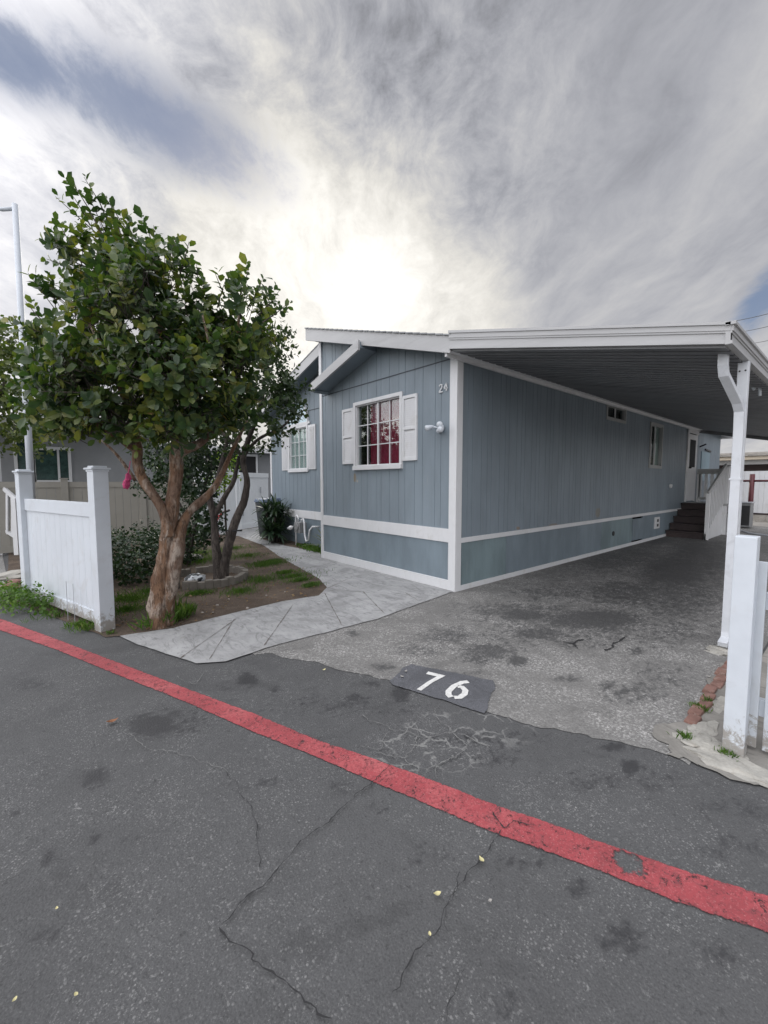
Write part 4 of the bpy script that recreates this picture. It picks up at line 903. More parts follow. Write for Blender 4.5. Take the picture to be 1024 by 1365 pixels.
shrub('low_hedge', 'dark dense low bush between the white panel and the tan trunk', 'bush', g5, [E3((g5.x+.0, g5.y+.55, .33), (.45, .75, .36)), E3((g5.x+.5, g5.y+1.0, .35), (.55, .7, .38)), E3((g5.x-.25, g5.y+1.3, .36), (.5, .8, .36)), E3((g5.x+.85, g5.y+1.5, .3), (.5, .7, .36)), E3((g5.x+.2, g5.y+.15, .22), (.35, .3, .22)), E3((g5.x-.3, g5.y+.4, .3), (.35, .4, .3))], 2000, .05, M['hedge'], per=8, up=.5)
# stuff: grass in the bed, weeds at the panel
def grass(name, spots, n, h, mat, label, wd=.09):
    P, D, Nn, L = [], [], [], []
    for _ in range(n):
        cx, cy, rx, ry = spots[RNG.integers(len(spots))]; a = RNG.uniform(0, 6.28); r = abs(RNG.normal(0, .62)); x = cx+rx*r*math.cos(a); y = cy+ry*r*math.sin(a)
        P.append((x, y, .006)); D.append((RNG.normal(0, .45), RNG.normal(0, .45), 1)); Nn.append((RNG.normal(), RNG.normal(), .1)); L.append(h*RNG.uniform(.35, 1.2))
    o = link_mesh(name, leaves_mesh(name, P, D, Nn, L, wd, 0), mat); return tag(o, label, 'grass', kind='stuff')
def sp(px, py, r, r2=None): g = G(px, py); return (g.x, g.y, r, r2 or r)
grass('grass', [sp(265, 750, .55, .45), sp(255, 738, .5), sp(290, 745, .5, .4), sp(350, 755, .3, .25), sp(380, 765, .25, .12), sp(400, 775, .2, .1), sp(415, 782, .14, .08), sp(330, 742, .4, .4), sp(310, 732, .5, .4), sp(240, 722, .6), sp(345, 775, .3), sp(320, 790, .25, .2), sp(265, 793, .2, .1), sp(200, 790, .35), sp(180, 800, .3, .3), sp(170, 815, .25), sp(365, 752, .3, .18), sp(255, 745, .9, .7), sp(270, 738, .9, .6), sp(390, 770, .45, .12), sp(360, 750, .5, .14), sp(160, 800, .5, .5)], 15000, .058, M['grass'], 'patchy short green grass over the soil of the planting bed')
grass('tall_grass', [sp(237, 828, .1, .07), sp(232, 820, .1, .08), sp(205, 838, .12, .05), sp(222, 834, .08, .05), sp(250, 822, .07, .05)], 420, .17, M['grass'], 'long grass tufts round the foot of the tan trunk')
grass('crack_weeds', [sp(925, 945, .03), sp(943, 938, .05, .03), sp(936, 950, .04, .03), sp(910, 985, .04, .03), sp(914, 988, .03, .02), sp(965, 1008, .05, .03), sp(975, 1012, .05, .02), sp(148, 846, .05, .04)], 420, .045, M['grass'], 'tiny weeds growing in the cracks beside the bricks', .12)
wp = [A_+dv*s_+nv*sgn*n_ for s_, n_ in ((1.95, .16), (1.75, .2), (1.55, .18), (1.35, .2), (1.15, .13), (2.1, .25), (2.3, .2), (2.5, .25))]
we = [E3((p.x, p.y, .06), (.17, .17, .11)) for p in wp[:6]]+[E3((p.x, p.y, .06), (.2, .2, .1)) for p in wp[6:]]+[E3((wp[3].x, wp[3].y, .14), (.12, .1, .16))]
S, D = sample_crown(we, 420, .6, .3); P, Dd, Nn, L = shoots(S, D, [RNG.uniform(.04, .1) for _ in S], 10, .045); P = np.array(P); k_ = P[:, 2] > .01
tag(link_mesh('weeds', leaves_mesh('weeds', P[k_], np.array(Dd)[k_], np.array(Nn)[k_], np.array(L)[k_], .8), M['grass']), 'leafy green weeds sprawling along the foot of the white panel', 'weeds', kind='stuff')
q = A_+dv*.12+nv*sgn*.12; grass('edge_weeds', [(q.x, q.y, .12, .06), ((A_+dv*.3+nv*sgn*.12).x, (A_+dv*.3+nv*sgn*.12).y, .15, .05), ((A_+dv*.8+nv*sgn*.1).x, (A_+dv*.8+nv*sgn*.1).y, .3, .05)], 260, .09, M['grass'], 'thin grass along the bottom rail of the white panel')
P, D, Nn, L = [], [], [], []
for _ in range(900):
    q = G(RNG.uniform(150, 425), RNG.uniform(735, 842)); P.append((q.x, q.y, .014+RNG.uniform(0, .012))); a = RNG.uniform(0, 6.28); D.append((math.cos(a), math.sin(a), RNG.normal(.1, .15))); Nn.append((RNG.normal(0, .3), RNG.normal(0, .3), 1)); L.append(RNG.uniform(.015, .05))
from mathutils.geometry import intersect_point_tri_2d
def in_poly(p, poly):
    c = False; n = len(poly); j = n-1
    for i in range(n):
        if (poly[i].y > p[1]) != (poly[j].y > p[1]) and p[0] < (poly[j].x-poly[i].x)*(p[1]-poly[i].y)/(poly[j].y-poly[i].y)+poly[i].x: c = not c
        j = i
    return c
kk = [i for i in range(len(P)) if in_poly(P[i], bed_pts) and not in_poly(P[i], walk_pts)]
tag(link_mesh('leaf_litter', leaves_mesh('leaf_litter', np.array(P)[kk], np.array(D)[kk], np.array(Nn)[kk], np.array(L)[kk], .6), foliage('dead leaf litter', [(0, (.06, .035, .02)), (.5, (.15, .09, .045)), (1, (.3, .22, .12))], .1, .9)), 'dry brown leaf litter scattered on the bare soil', 'leaves', kind='stuff')
# planter ring and items in it
pc = Vector((-2.28, 2.80, 0)); b = MB(); n = 36
for i in range(n):
    if i in (9, 21): continue
    a0, a1 = 2*math.pi*i/n, 2*math.pi*(i+.97)/n; h = .115+.012*math.sin(i*2.3); ro, ri = .58, .50; 
    f_ = lambda a, r, z: (pc.x+r*math.cos(a), pc.y+r*math.sin(a), z)
    b.hexa([f_(a0, ri, 0), f_(a0, ro, 0), f_(a1, ro, 0), f_(a1, ri, 0), f_(a0, ri, h), f_(a0, ro, h), f_(a1, ro, h), f_(a1, ri, h)])
tag(b.build('planter_ring', M['ring'], bevel=.006), 'low round concrete planter ring around the slender dark stems', 'planter')
oc = Vector((-2.52, 2.55, .1)); b = MB(); b.cur = 0; b.blob(oc, (.14, .11, .08), 3, 3, .3, 2.5); b.cur = 1; b.blob(oc+Vector((-.08, -.07, -.01)), (.05, .05, .05), 6, 2, .3)
mm, t, bb = material('black and white ceramic', (.5, .5, .5), .4); t.put(bb.inputs['Base Color'], t.mix(t.step(t.noise(t.pos(), 14, 2), .46, .52), (.03, .035, .04), (.55, .58, .6)))
tag(b.build('garden_ornament', [mm, M['vinyl']], smooth=True), 'small black and white mottled garden ornament inside the planter ring', 'ornament')
for i, (px_, r) in enumerate([((290, 808), .018), ((330, 812), .02), ((270, 818), .015), ((284, 818), .012), ((321, 757), .016), ((355, 795), .013), ((305, 800), .012), ((380, 790), .012)]):
    p = G(*px_); tag(MB().blob((p.x, p.y, .012), (r, r*.8, r*.6), i, 2, .4).build('pebble', M['stone'], smooth=True), 'small pale pebble lying loose on the bare soil of the bed', 'pebble', 'pebbles on the bare soil')
p = G(252, 748); b = MB().blob((p.x, p.y, .05), (.22, .16, .09), 8, 2, .5); tag(b.build('garden_rock', M['rubble']), 'grey rock in the grass just right of the tan trunk', 'rock')
# strap leaved plant (many heads) in front of the bin
def rosette(P, D, Nn, L, c, n, l, lo=.0):
    for i in range(n):
        an = i*2.4; el = RNG.uniform(lo, 1.2); P.append(c); D.append((math.cos(an)*math.cos(el), math.sin(an)*math.cos(el), math.sin(el))); Nn.append((-math.cos(an)*.3, -math.sin(an)*.3, 1)); L.append(l*RNG.uniform(.7, 1.1))
def strap_plant(name, label, base, heads, mat, wid=.14, stem=.025):
    o = thing(name, label, 'plant', tuple(base)); T5 = []
    V = []; Fs = []
    for (c, nn, l, lo) in heads:
        for i in range(nn):
            an = i*2.4+RNG.uniform(-.2, .2); el = RNG.uniform(lo, 1.3); ll = l*RNG.uniform(.75, 1.1); d = np.array((math.cos(an)*math.cos(el), math.sin(an)*math.cos(el), math.sin(el))); sN = np.array((-math.sin(an), math.cos(an), 0)); p = np.array(c, float); w = ll*wid/2; o_ = len(V); K = 6
            for k in range(K):
                t_ = k/(K-1); ww = w*(1-t_)**.6*(.7+.9*min(1, t_*3)) ; V.append(tuple(p-sN*ww)); V.append(tuple(p+sN*ww)); p = p+d*ll/(K-1); d = d+np.array((0, 0, -.16)); d /= np.linalg.norm(d)
            Fs += [(o_+2*k, o_+2*k+1, o_+2*k+3, o_+2*k+2) for k in range(K-1)]
    me = bpy.data.meshes.new('l'); me.from_pydata(V, [], Fs); me.update(); link_mesh('leaf_rosette', me, mat, o)
    b = MB()
    for (c, *_x) in heads: b.tube([(base[0]+(c[0]-base[0])*.4, base[1]+(c[1]-base[1])*.4, 0), c], stem, 7)
    b.build('stem', M['bark2'], o, smooth=True); return o
yc = Vector((.22, 5.75, 0))
strap_plant('strap_leaf_plant', 'large dark green strap leaved plant crowding the bin by the white gate', yc, [((yc.x+RNG.uniform(-.28, .28), yc.y+RNG.uniform(-.38, .38), z_), 34, .45, -.5) for z_ in (.2, .3, .4, .5, .6, .72, .85, .35, .55, .8, .25, .65)], M['yucca'], .11)
ag = Vector((.36, 3.62, 0))
strap_plant('agave', 'thin spiky plant at the bay corner beside the gas meter', ag, [((ag.x, ag.y, .12), 13, .6, .35)], foliage('agave leaf', [(0, (.08, .11, .06)), (1, (.2, .2, .12))], .1), .08)
b = MB().lathe((.25, 3.55, 0), [(.07, 0), (.09, .2), (.095, .21)], 14); tag(b.build('plant_pot', M['greenpot'], smooth=True), 'yellow green plastic pot standing against the bay corner', 'pot')
grass('ground_cover', [(.32, 4.1, .14, .4), (.3, 3.8, .12, .3), (.4, 4.5, .15, .3)], 900, .09, M['grass'], 'green ground cover at the foot of the recessed wall', .3)
# bin
bn = thing('wheeled_bin', 'charcoal wheeled bin with blue grey lid standing behind the strap leaved plant', 'bin', (.42, 6.42, 0)); x, y = .42, 6.42
MB().hexa([(x-.2, y-.2, .06), (x+.2, y-.2, .06), (x+.2, y+.2, .06), (x-.2, y+.2, .06), (x-.27, y-.27, .95), (x+.27, y-.27, .95), (x+.27, y+.27, .95), (x-.27, y+.27, .95)]).build('body', M['binbody'], bn, bevel=.02)
MB().hexa([(x-.3, y-.29, .95), (x+.3, y-.29, .95), (x+.3, y+.29, .95), (x-.3, y+.29, .95), (x-.27, y-.26, 1.03), (x+.27, y-.26, 1.06), (x+.27, y+.26, 1.06), (x-.27, y+.26, 1.03)]).build('lid', M['binlid'], bn, bevel=.015)
for s_ in (-1, 1): MB().lathe((x+.2, y+s_*.23, .1), [(.1, -.02), (.1, .02)], 16, (0, 1, 0)).build('wheel', M['black'], bn)
# gas meter
gm = thing('gas_meter', 'grey gas meter with looping white pipes beside the recessed wall', 'gas meter', (.38, 4.75, 0)); x, y = .38, 4.78
MB().box((x-.09, y-.13, .32), (x+.09, y+.13, .56)).lathe((x-.09, y, .45), [(.09, 0), (.085, .03)], 18, (-1, 0, 0)).build('meter_body', M['accase'], gm, bevel=.02)
wp_ = M['white']
MB().tube([(x, y+.09, .56), (x, y+.09, .66), (x, y+.15, .7), (x, y+.2, .66), (x, y+.2, .5), (x, y+.2, .02)], .02, 8).build('pipe', wp_, gm, smooth=True)
MB().tube([(x-.02, y-.09, .56), (x-.02, y-.09, .62), (x-.02, y-.18, .64), (x-.04, y-.25, .56), (x-.04, y-.26, .3), (x-.04, y-.32, .16), (x-.04, y-.42, .2), (x-.04, y-.48, .42), (x-.02, y-.56, .5), (x+.1, y-.66, .5)], .02, 8).build('pipe', wp_, gm, smooth=True)
MB().tube([(x-.12, y+.12, .44), (x-.16, y+.18, .44), (x-.16, y+.26, .4)], .03, 8).blob((x-.13, y+.2, .42), .05, 2, 2, .2).build('valve', wp_, gm, smooth=True)
# kick scooter near the fence
sc_ = thing('kick_scooter', 'red kick scooter with black grip leaning near the white fence', 'scooter', tuple(G(292, 722))); g = G(292, 722); dp = (g-CAM).dot(FW)
SP = lambda px_, py_, dd=0: at(px_, py_, dp+dd)
MB().tube([SP(292, 716), SP(289, 700), SP(290, 690), SP(298, 682)], .018, 8).tube([SP(289, 694), SP(297, 685)], .012, 8).build('steering_tube', M['scarlet'], sc_, smooth=True)
MB().tube([SP(284, 692, .1), SP(298, 683, -.02), SP(302, 680, -.04)], .013, 8).build('handlebar', M['scarlet'], sc_, smooth=True)
MB().tube([SP(296, 684, -.02), SP(306, 680, -.06)], .028, 8).build('grip', M['black'], sc_, smooth=True)
f0 = SP(292, 716); MB().beam((f0.x, f0.y, .09), (f0.x-.35, f0.y+.45, .09), .11, .03).build('deck', M['black'], sc_, bevel=.006)
for q in ((f0.x, f0.y), (f0.x-.38, f0.y+.49)): MB().lathe((q[0], q[1], .055), [(.055, -.015), (.055, .015)], 14, (.79, .61, 0)).build('wheel', M['black'], sc_)
# pink thing hanging off a branch
pk = T(171, 640, .25); b = MB().blob(pk+Vector((0, 0, .03)), (.025, .025, .045), 4, 3, .5, 2.5).blob(pk+RT*-.02+Vector((0, 0, -.04)), (.032, .03, .05), 9, 3, .5, 2.5).tube([pk+Vector((0, 0, .05)), pk+RT*.03+Vector((0, 0, .2))], .004, 5)
tag(b.build('hanging_cloth', M['pink'], smooth=True), 'crumpled pink cloth hanging from a branch left of the tan trunk', 'cloth')

# ================================================================== BACKGROUND LEFT
def vinyl_fence(name, label, a, c, h, mat, post_mat, group=None, posts=(), z0=.05, pw=.12):
    a, c = Vector(a), Vector(c); d = (c-a).normalized(); nn = Vector((-d.y, d.x, 0)); L_ = (c-a).length; o = thing(name, label, 'fence', tuple(a), group)
    def ob(b, s0, s1, n0, n1, zz0, zz1):
        q = [a+d*s0+nn*n0, a+d*s1+nn*n0, a+d*s1+nn*n1, a+d*s0+nn*n1]; b.hexa([(v.x, v.y, zz0) for v in q]+[(v.x, v.y, zz1) for v in q])
    b = MB(); s = 0
    while s < L_-.01: e = min(L_, s+.15); ob(b, s+.003, e-.003, -.012, .012, z0+.1, h-.1); s = e
    b.build('panel', mat, o)
    for zz0, zz1 in ((z0, z0+.12), (h-.12, h)): b = MB(); ob(b, 0, L_, -.025, .025, zz0, zz1); b.build('rail', mat, o)
    for s in posts: b = MB(); ob(b, s-pw/2, s+pw/2, -pw/2, pw/2, 0, h+.06); ob(b, s-pw/2-.015, s+pw/2+.015, -pw/2-.015, pw/2+.015, h+.061, h+.08); b.build('post', post_mat, o)
    return o
vinyl_fence('privacy_fence', 'beige vinyl privacy fence closing the back of the planting bed', (-6.5, 7.6, 0), (-1.0, 7.6, 0), 1.46, M['beige'], M['beige'], posts=(0.05, 2.85, 4.3))
vinyl_fence('privacy_fence', 'white vinyl fence run between the lime shrub and the gate', (-1.0, 7.62, 0), (.42, 8.5, 0), 1.74, M['cleanvinyl'], M['cleanvinyl'], posts=(.06, 1.6))
gt = thing('garden_gate', 'white vinyl gate beside the recessed wall of the blue house', 'gate', (.5, 8.6, 0))
a, c = Vector((.50, 8.56, 0)), Vector((1.75, 9.35, 0)); d = (c-a).normalized(); b = MB(); s = 0; L_ = (c-a).length
nn = Vector((-d.y, d.x, 0))
def ob2(b, s0, s1, n0, n1, zz0, zz1):
    q = [a+d*s0+nn*n0, a+d*s1+nn*n0, a+d*s1+nn*n1, a+d*s0+nn*n1]; b.hexa([(v.x, v.y, zz0) for v in q]+[(v.x, v.y, zz1) for v in q])
while s < L_-.01: e = min(L_, s+.15); ob2(b, s+.003, e-.003, -.012, .012, .18, 1.62); s = e
b.build('panel', M['cleanvinyl'], gt)
for z_ in (1.6, .06): b = MB(); ob2(b, 0, L_, -.03, .03, z_, z_+.14); b.build('rail', M['cleanvinyl'], gt)
b = MB(); ob2(b, .04, .1, -.05, -.03, .45, .7); ob2(b, L_-.5, L_-.46, -.05, -.03, 1.1, 1.3); b.build('hinge', M['steel'], gt)
# porch building behind the gate
pb = thing('porch_house', 'low dark windowed porch building rising behind the white gate', 'house', (2, 14, 0))
MB().box((-.8, 14.6, 0), (9, 18, 2.2)).build('wall', M['nwall'], pb)
MB().box((-1.2, 14.1, 2.75), (9.4, 18.4, 2.95)).build('roof', M['white'], pb)
for x0, x1 in ((.2, 1.25), (1.4, 2.3), (2.45, 3.6)):
    w_ = MB().box((x0, 14.53, 1.2), (x1, 14.56, 2.6)).build('window', M['dark'], pb); MB().box((x0-.07, 14.48, 1.12), (x0, 14.6, 2.7)).box((x1, 14.48, 1.12), (x1+.07, 14.6, 2.7)).box((x0, 14.48, 2.6), (x1, 14.6, 2.7)).build('frame', M['white'], w_)
MB().box((-.8, 14.6, 2.2), (9, 14.7, 2.75)).build('wall', M['nwall'], pb)
# grey neighbour house
NY = 11.0
nh = thing('neighbour_house', 'grey stucco neighbouring house with white framed windows behind the beige fence', 'house', (-6, NY, 0))
MB().box((-12, NY, 0), (-1.2, NY+6, 2.9)).build('wall', M['nwall'], nh)
MB().box((-12.4, NY-.5, 2.9), (-.9, NY+6.4, 3.05)).build('roof', M['nroof'], nh); MB().box((-12.4, NY-.54, 2.88), (-.9, NY-.5, 3.1)).build('fascia', M['white'], nh)
def nwin(px0, py0, px1, py1, mid=True):
    p0 = PY(px0, py1, NY); p1 = PY(px1, py0, NY); x0, x1, z0, z1 = p0.x, p1.x, p0.z, p1.z
    w_ = MB().box((x0-.07, NY-.04, z0-.08), (x1+.07, NY-.001, z0)).box((x0-.07, NY-.04, z1), (x1+.07, NY-.001, z1+.07)).box((x0-.07, NY-.04, z0), (x0, NY-.001, z1)).box((x1, NY-.04, z0), (x1+.07, NY-.001, z1))
    if mid: w_.box(((x0*.3+x1*.7)-.025, NY-.035, z0), ((x0*.3+x1*.7)+.025, NY-.001, z1))
    w_ = w_.build('window', M['white'], nh); MB().box((x0, NY-.012, z0), (x1, NY-.004, z1)).build('pane', M['teal'], w_); return w_
M['teal'] = var('dark teal window pane', (.035, .07, .065), .5, 6, .12)
nwin(48, 600, 90, 640); nwin(25, 590, 41, 640, False)
a = PY(47, 600, NY); c = PY(73, 596, NY); MB().box((a.x, NY-.25, a.z+.0), (c.x, NY-.05, a.z+.05)).build('awning', M['white'], nh)
# white stair rail and planter at the far left
sr = thing('stair_rail', 'white baluster stair rail in front of the neighbouring house at the far left', 'railing', tuple(at(15, 730, 8.2).xy.to_3d()))
D8 = 8.2
b = MB().beam(at(-40, 640, D8), at(4, 650, D8), .05, .07).beam(at(4, 650, D8), at(24, 668, D8), .05, .07).beam(at(4, 705, D8), at(24, 718, D8), .05, .05); b.build('handrail', M['white'], sr)
b = MB()
for i in range(8):
    px_ = -32+i*7; b.beam(at(px_, 648+max(0, px_-4)*.9, D8), at(px_, 712 if px_ < 20 else 716, D8), .04, .04, up=tuple(RT))
b.build('baluster', M['white'], sr)
for px_, t0 in ((3, 592), (24, 664)):
    p0 = at(px_, 735, D8); MB().beam((p0.x, p0.y, 0), (p0.x, p0.y, at(px_, t0, D8).z), .09, .09, up=tuple(RT)).build('post', M['white'], sr)
MB().box((at(-60, 700, 9).x, at(0, 700, 9).y, 0), (at(28, 700, 9).x+.1, at(0, 700, 9).y+1.2, .55)).build('landing', M['conc'], sr)
p = at(12, 650, 8.9); b = MB().lathe((p.x, p.y, .55), [(.1, 0), (.14, .28), (.15, .3)], 14); fp2 = thing('flower_pot', 'dark pot of red flowers on the neighbouring landing', 'flower pot', (p.x, p.y, .55)); b.build('pot', M['black'], fp2, smooth=True)
S, D = sample_crown([E3((p.x, p.y, 1.1), (.16, .16, .22))], 40, .3, .3); P, Dd, Nn, L = shoots(S, D, [.08]*len(S), 8, .05); link_mesh('leaves', leaves_mesh('x', P, Dd, Nn, L, .9), M['hedge'], fp2)
b = MB(); [b.blob((p.x+RNG.uniform(-.13, .13), p.y-.12+RNG.uniform(-.05, .05), 1.25+RNG.uniform(-.12, .15)), .045, i, 1, .4) for i in range(9)]; b.build('blossom', M['scarlet'], fp2)
tag(MB().blob((at(12, 765, 6.2).x, at(12, 765, 6.2).y, .03), (.3, .2, .07), 4, 3, .5).build('edging_stone', M['rubble']), 'flat pale stone at the edge of the neighbouring driveway', 'stone')
p = G(22, 783); tag(MB().blob((p.x, p.y, .03), (.16, .14, .07), 7, 3, .5).build('edging_stone', M['brick']), 'reddish stone beside the left post of the white panel', 'stone')
# street light pole
pl = thing('street_light', 'tall pale metal street light pole with a short arm rising beyond the white panel', 'street light', tuple(G(45, 743)))
gpole = G(47, 743); dp_ = (gpole-CAM).dot(FW); top = at(20, 272, dp_)
MB().tube([gpole, gpole.lerp(top, .5), top], [.062, .054, .046], 12).build('pole', M['polemetal'], pl, smooth=True)
arm = top+Vector((0, 0, -.08)); MB().tube([arm, at(2, 279, dp_), at(-45, 268, dp_)], .034, 8).build('arm', M['polemetal'], pl, smooth=True)
e = at(-45, 268, dp_); MB().hexa([tuple(e+RT*x_+FW*y_+Vector((0, 0, z_))) for z_ in (-.06, .06) for x_, y_ in ((-.5, -.12), (.0, -.06), (.0, .06), (-.5, .12))]).build('lamp_housing', M['polemetal'], pl, bevel=.02)
# neighbour tree at left edge
nt_ = thing('neighbour_tree', 'olive green tree standing behind the street light at the left edge', 'tree', tuple(at(-30, 740, 10).xy.to_3d()))
DN = 9.3; bp0 = at(-30, 740, DN); bp0.z = 0
b = MB(); bark_tube(b, [bp0, at(-25, 640, DN), at(-10, 560, DN), at(10, 500, DN)], [.14, .11, .08, .03], 10, 40, .2); bark_tube(b, [at(-25, 640, DN), at(-60, 560, DN), at(-90, 500, DN)], [.09, .06, .02], 8, 41, .2); b.build('trunk', M['bark2'], nt_, smooth=True)
ells = [ell(*a) for a in [(5, 500, DN, 36, 50, .6), (-30, 470, DN, 45, 45, .7), (30, 545, DN, 32, 40, .55), (-10, 570, DN, 45, 32, .6), (-80, 510, DN, 60, 55, .9), (12, 460, DN, 20, 28, .4), (48, 585, DN, 26, 20, .4)]]
S, D = sample_crown(ells, 1000, .3, .45); P, Dd, Nn, L = shoots(S, D, [RNG.uniform(.1, .3) for _ in S], 6, .11)
link_mesh('crown', leaves_mesh('crown', P, Dd, Nn, L, .8), foliage('olive leaves', [(0, (.03, .05, .018)), (.5, (.07, .1, .03)), (1, (.17, .18, .06))], .4), nt_)

# ================================================================== BACKGROUND RIGHT
BX = 16.0
rf_ = thing('board_fence', 'white board fence on a low pale kerb beyond the carport', 'fence', (BX, -4, 0))
b = MB(); y = -9.0
while y < .9: b.box((BX, y, .32), (BX+.03, y+.135, 1.86)); y += .14
b.build('boards', M['white'], rf_); MB().box((BX-.06, -9, 0), (BX+.1, .9, .26)).build('kerb', M['pad'], rf_); MB().box((BX-.03, -9, .27), (BX-.001, .9, .33)).build('bottom_rail', M['darkwood'], rf_)
rp = thing('pipe_rail', 'dark red steel post and pipe rail in front of the white board fence', 'railing', tuple(G(999, 700)))
q = at(999.5, 690, 14.0); zt_ = at(1000, 632, 14).z; MB().tube([(q.x, q.y, 0), (q.x+.02, q.y, zt_)], .07, 10).build('post', M['redpaint'], rp, smooth=True)
zr = at(1000, 641, 14).z; MB().tube([(q.x, q.y+1.4, zr), (q.x, q.y-5, zr)], .035, 8).build('pipe', M['redpaint'], rp, smooth=True)
acu = thing('condenser_box', 'grey metal condenser box standing beside the side pad behind the carport post', 'condenser', (12.6, -1.2, 0)); g = G(985, 704)
MB().box((g.x, g.y-.26, .04), (g.x+.5, g.y, .80)).build('casing', M['accase'], acu, bevel=.02); MB().box((g.x-.006, g.y-.24, .1), (g.x-.001, g.y-.03, .72)).build('grille', M['black'], acu)
MB().box((g.x-.03, g.y-.29, .801), (g.x+.53, g.y+.03, .83)).build('lid', M['steel'], acu, bevel=.006)
hp = [at(997, 670, 13.5), at(1003, 684, 13), at(1012, 690, 12.5), at(1024, 695, 12), at(1040, 690, 12)]
tag(MB().tube([at(1001, 668, 15.5), at(1008, 674, 15.5), at(1016, 678, 15.5), at(1030, 680, 15.5)], .02, 6).build('garden_hose', M['white'], smooth=True), 'pale hose sagging along the white board fence', 'hose')
tag(MB().tube([G(988, 708)+Vector((0, 0, .02)), G(1000, 712)+Vector((0, 0, .02)), G(1030, 716)+Vector((0, 0, .02))], .03, 6).build('ground_pipe', M['steel'], smooth=True), 'pale pipe lying on the ground beyond the carport post', 'pipe')
cb = thing('storage_cabinet', 'white utility cabinet against the stair landing', 'cabinet', (12.0, -.6, 0))
MB().box((11.6, -1.0, 0), (12.2, -.55, 1.75)).build('body', WH, cb, bevel=.01); MB().box((11.595, -.97, .5), (11.599, -.6, .56)).build('handle', M['black'], cb)
rb_ = thing('rear_house', 'low flat roofed neighbouring building with tan fascia beyond the white board fence', 'house', (20, -3, 0))
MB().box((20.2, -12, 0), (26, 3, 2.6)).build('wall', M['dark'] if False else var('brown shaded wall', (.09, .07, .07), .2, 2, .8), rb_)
a = MB(); a.box((18.4, -12.4, 2.38), (27, 2.9, 2.52)); a.build('roof', M['tan'], rb_); MB().box((18.35, -12.5, 2.60), (27, 3.0, 2.68)).box((18.3, -12.5, 2.53), (27, 2.95, 2.59)).build('fascia', M['pad'], rb_)
MB().box((18.9, -12, 2.2), (19.1, 2.8, 2.375)).build('gutter', M['white'], rb_)
w_ = MB().box((20.12, -1.6, 1.5), (20.19, -.7, 2.2)).build('window', M['gray'], rb_); MB().box((20.1, -1.5, 1.56), (20.119, -.8, 2.14)).build('pane', M['teal'], w_)
# overhead cables
for i, (p0, p1) in enumerate([((940, 432, 16), (1100, 395, 9)), ((960, 445, 18), (1100, 412, 10)), ((975, 460, 20), (1110, 430, 10))]):
    A, B2 = at(*p0), at(*p1); pts = [A.lerp(B2, t_/12)-Vector((0, 0, .5*(t_/12)*(1-t_/12))) for t_ in range(13)]
    A0 = A+(A-B2)*1.2; tag(MB().tube([A0]+pts+[B2+(B2-A)*1.5], .009, 5).build('utility_cable', M['black']), ['highest thin overhead cable above the right corner of the carport', 'middle thin overhead cable above the right corner of the carport', 'lowest thin overhead cable above the right corner of the carport'][i], 'cable', 'overhead cables')
# ================================================================== LITTER
lf = [((150, 966), 'dead', 'curled brown dead leaf lying on the road left of the red line', .06), ((642, 1152), 'yleaf', 'yellowish dry leaf by the red line at the crack', .026), ((583, 1198), 'yleaf', 'pale crescent shaped dry leaf on the lower road', .026), ((20, 1340), 'yleaf', 'tiny pale leaf in the bottom left of the road', .013), ((102, 1333), 'yleaf', 'tiny pale scrap of leaf near the bottom of the road', .013), ((432, 896), 'yleaf', 'tiny dry leaf where the road seal meets the driveway', .03), ((76, 1217), 'yleaf', 'tiny pale leaf alone on the left of the road', .012), ((653, 1207), 'vinyl', 'white scrap of paper on the lower road', .015), ((573, 1252), 'yleaf', 'small pale leaf beside the long road crack', .014), ((944, 905), 'vinyl', 'small white scrap on the driveway beside the bricks', .035), ((541, 898), 'vinyl', 'white paint chip on the dark patch beside the stencilled number', .03), ((536, 905), 'vinyl', 'second white paint chip below the first on the dark patch', .03)]
for i, (px_, mt, lb, s_) in enumerate(lf):
    p = G(*px_); a = i*1.3; b = MB(); n = 6; vs = []
    for k in range(n+1):
        t_ = k/n; w = s_*.28*math.sin(math.pi*min(.97, t_+.04))+.001; c0 = Vector((math.cos(a), math.sin(a), 0))*s_*(t_-.5); sN = Vector((-math.sin(a), math.cos(a), 0)); zc = .016+.25*s_*(2*t_-1)**2
        vs += [p+c0-sN*w+Vector((0, 0, zc+w*.5)), p+c0+Vector((0, 0, zc)), p+c0+sN*w+Vector((0, 0, zc+w*.5))]
    b._add(vs, [(3*k, 3*k+1, 3*k+4, 3*k+3) for k in range(n)]+[(3*k+1, 3*k+2, 3*k+5, 3*k+4) for k in range(n)])
    me = bpy.data.meshes.new('leaf'); me.from_pydata(b.v, [], b.f); me.update()
    tag(link_mesh('fallen_leaf' if mt != 'vinyl' else 'paper_scrap', me, M[mt]), lb, 'leaf' if mt != 'vinyl' else 'scrap', 'litter scattered on the paving')

# ================================================================== SKY AND LIGHT
sun_dir = (at(455, 385, 10)-CAM).normalized()
el_ = math.asin(sun_dir.z); azs = math.atan2(sun_dir.x, sun_dir.y)
w = bpy.data.worlds.new('World'); scene.world = w; w.use_nodes = True; t = NT(w.node_tree)
bg = t.n['Background']; sky = t.new('ShaderNodeTexSky', sky_type='NISHITA'); sky.sun_disc = False; sky.sun_elevation = el_; sky.sun_rotation = azs
tc = t.new('ShaderNodeTexCoord').outputs['Generated']
sx = t.new('ShaderNodeSeparateXYZ'); t.l.new(tc, sx.inputs[0]); zz = t.math('MAXIMUM', sx.outputs[2], 0)
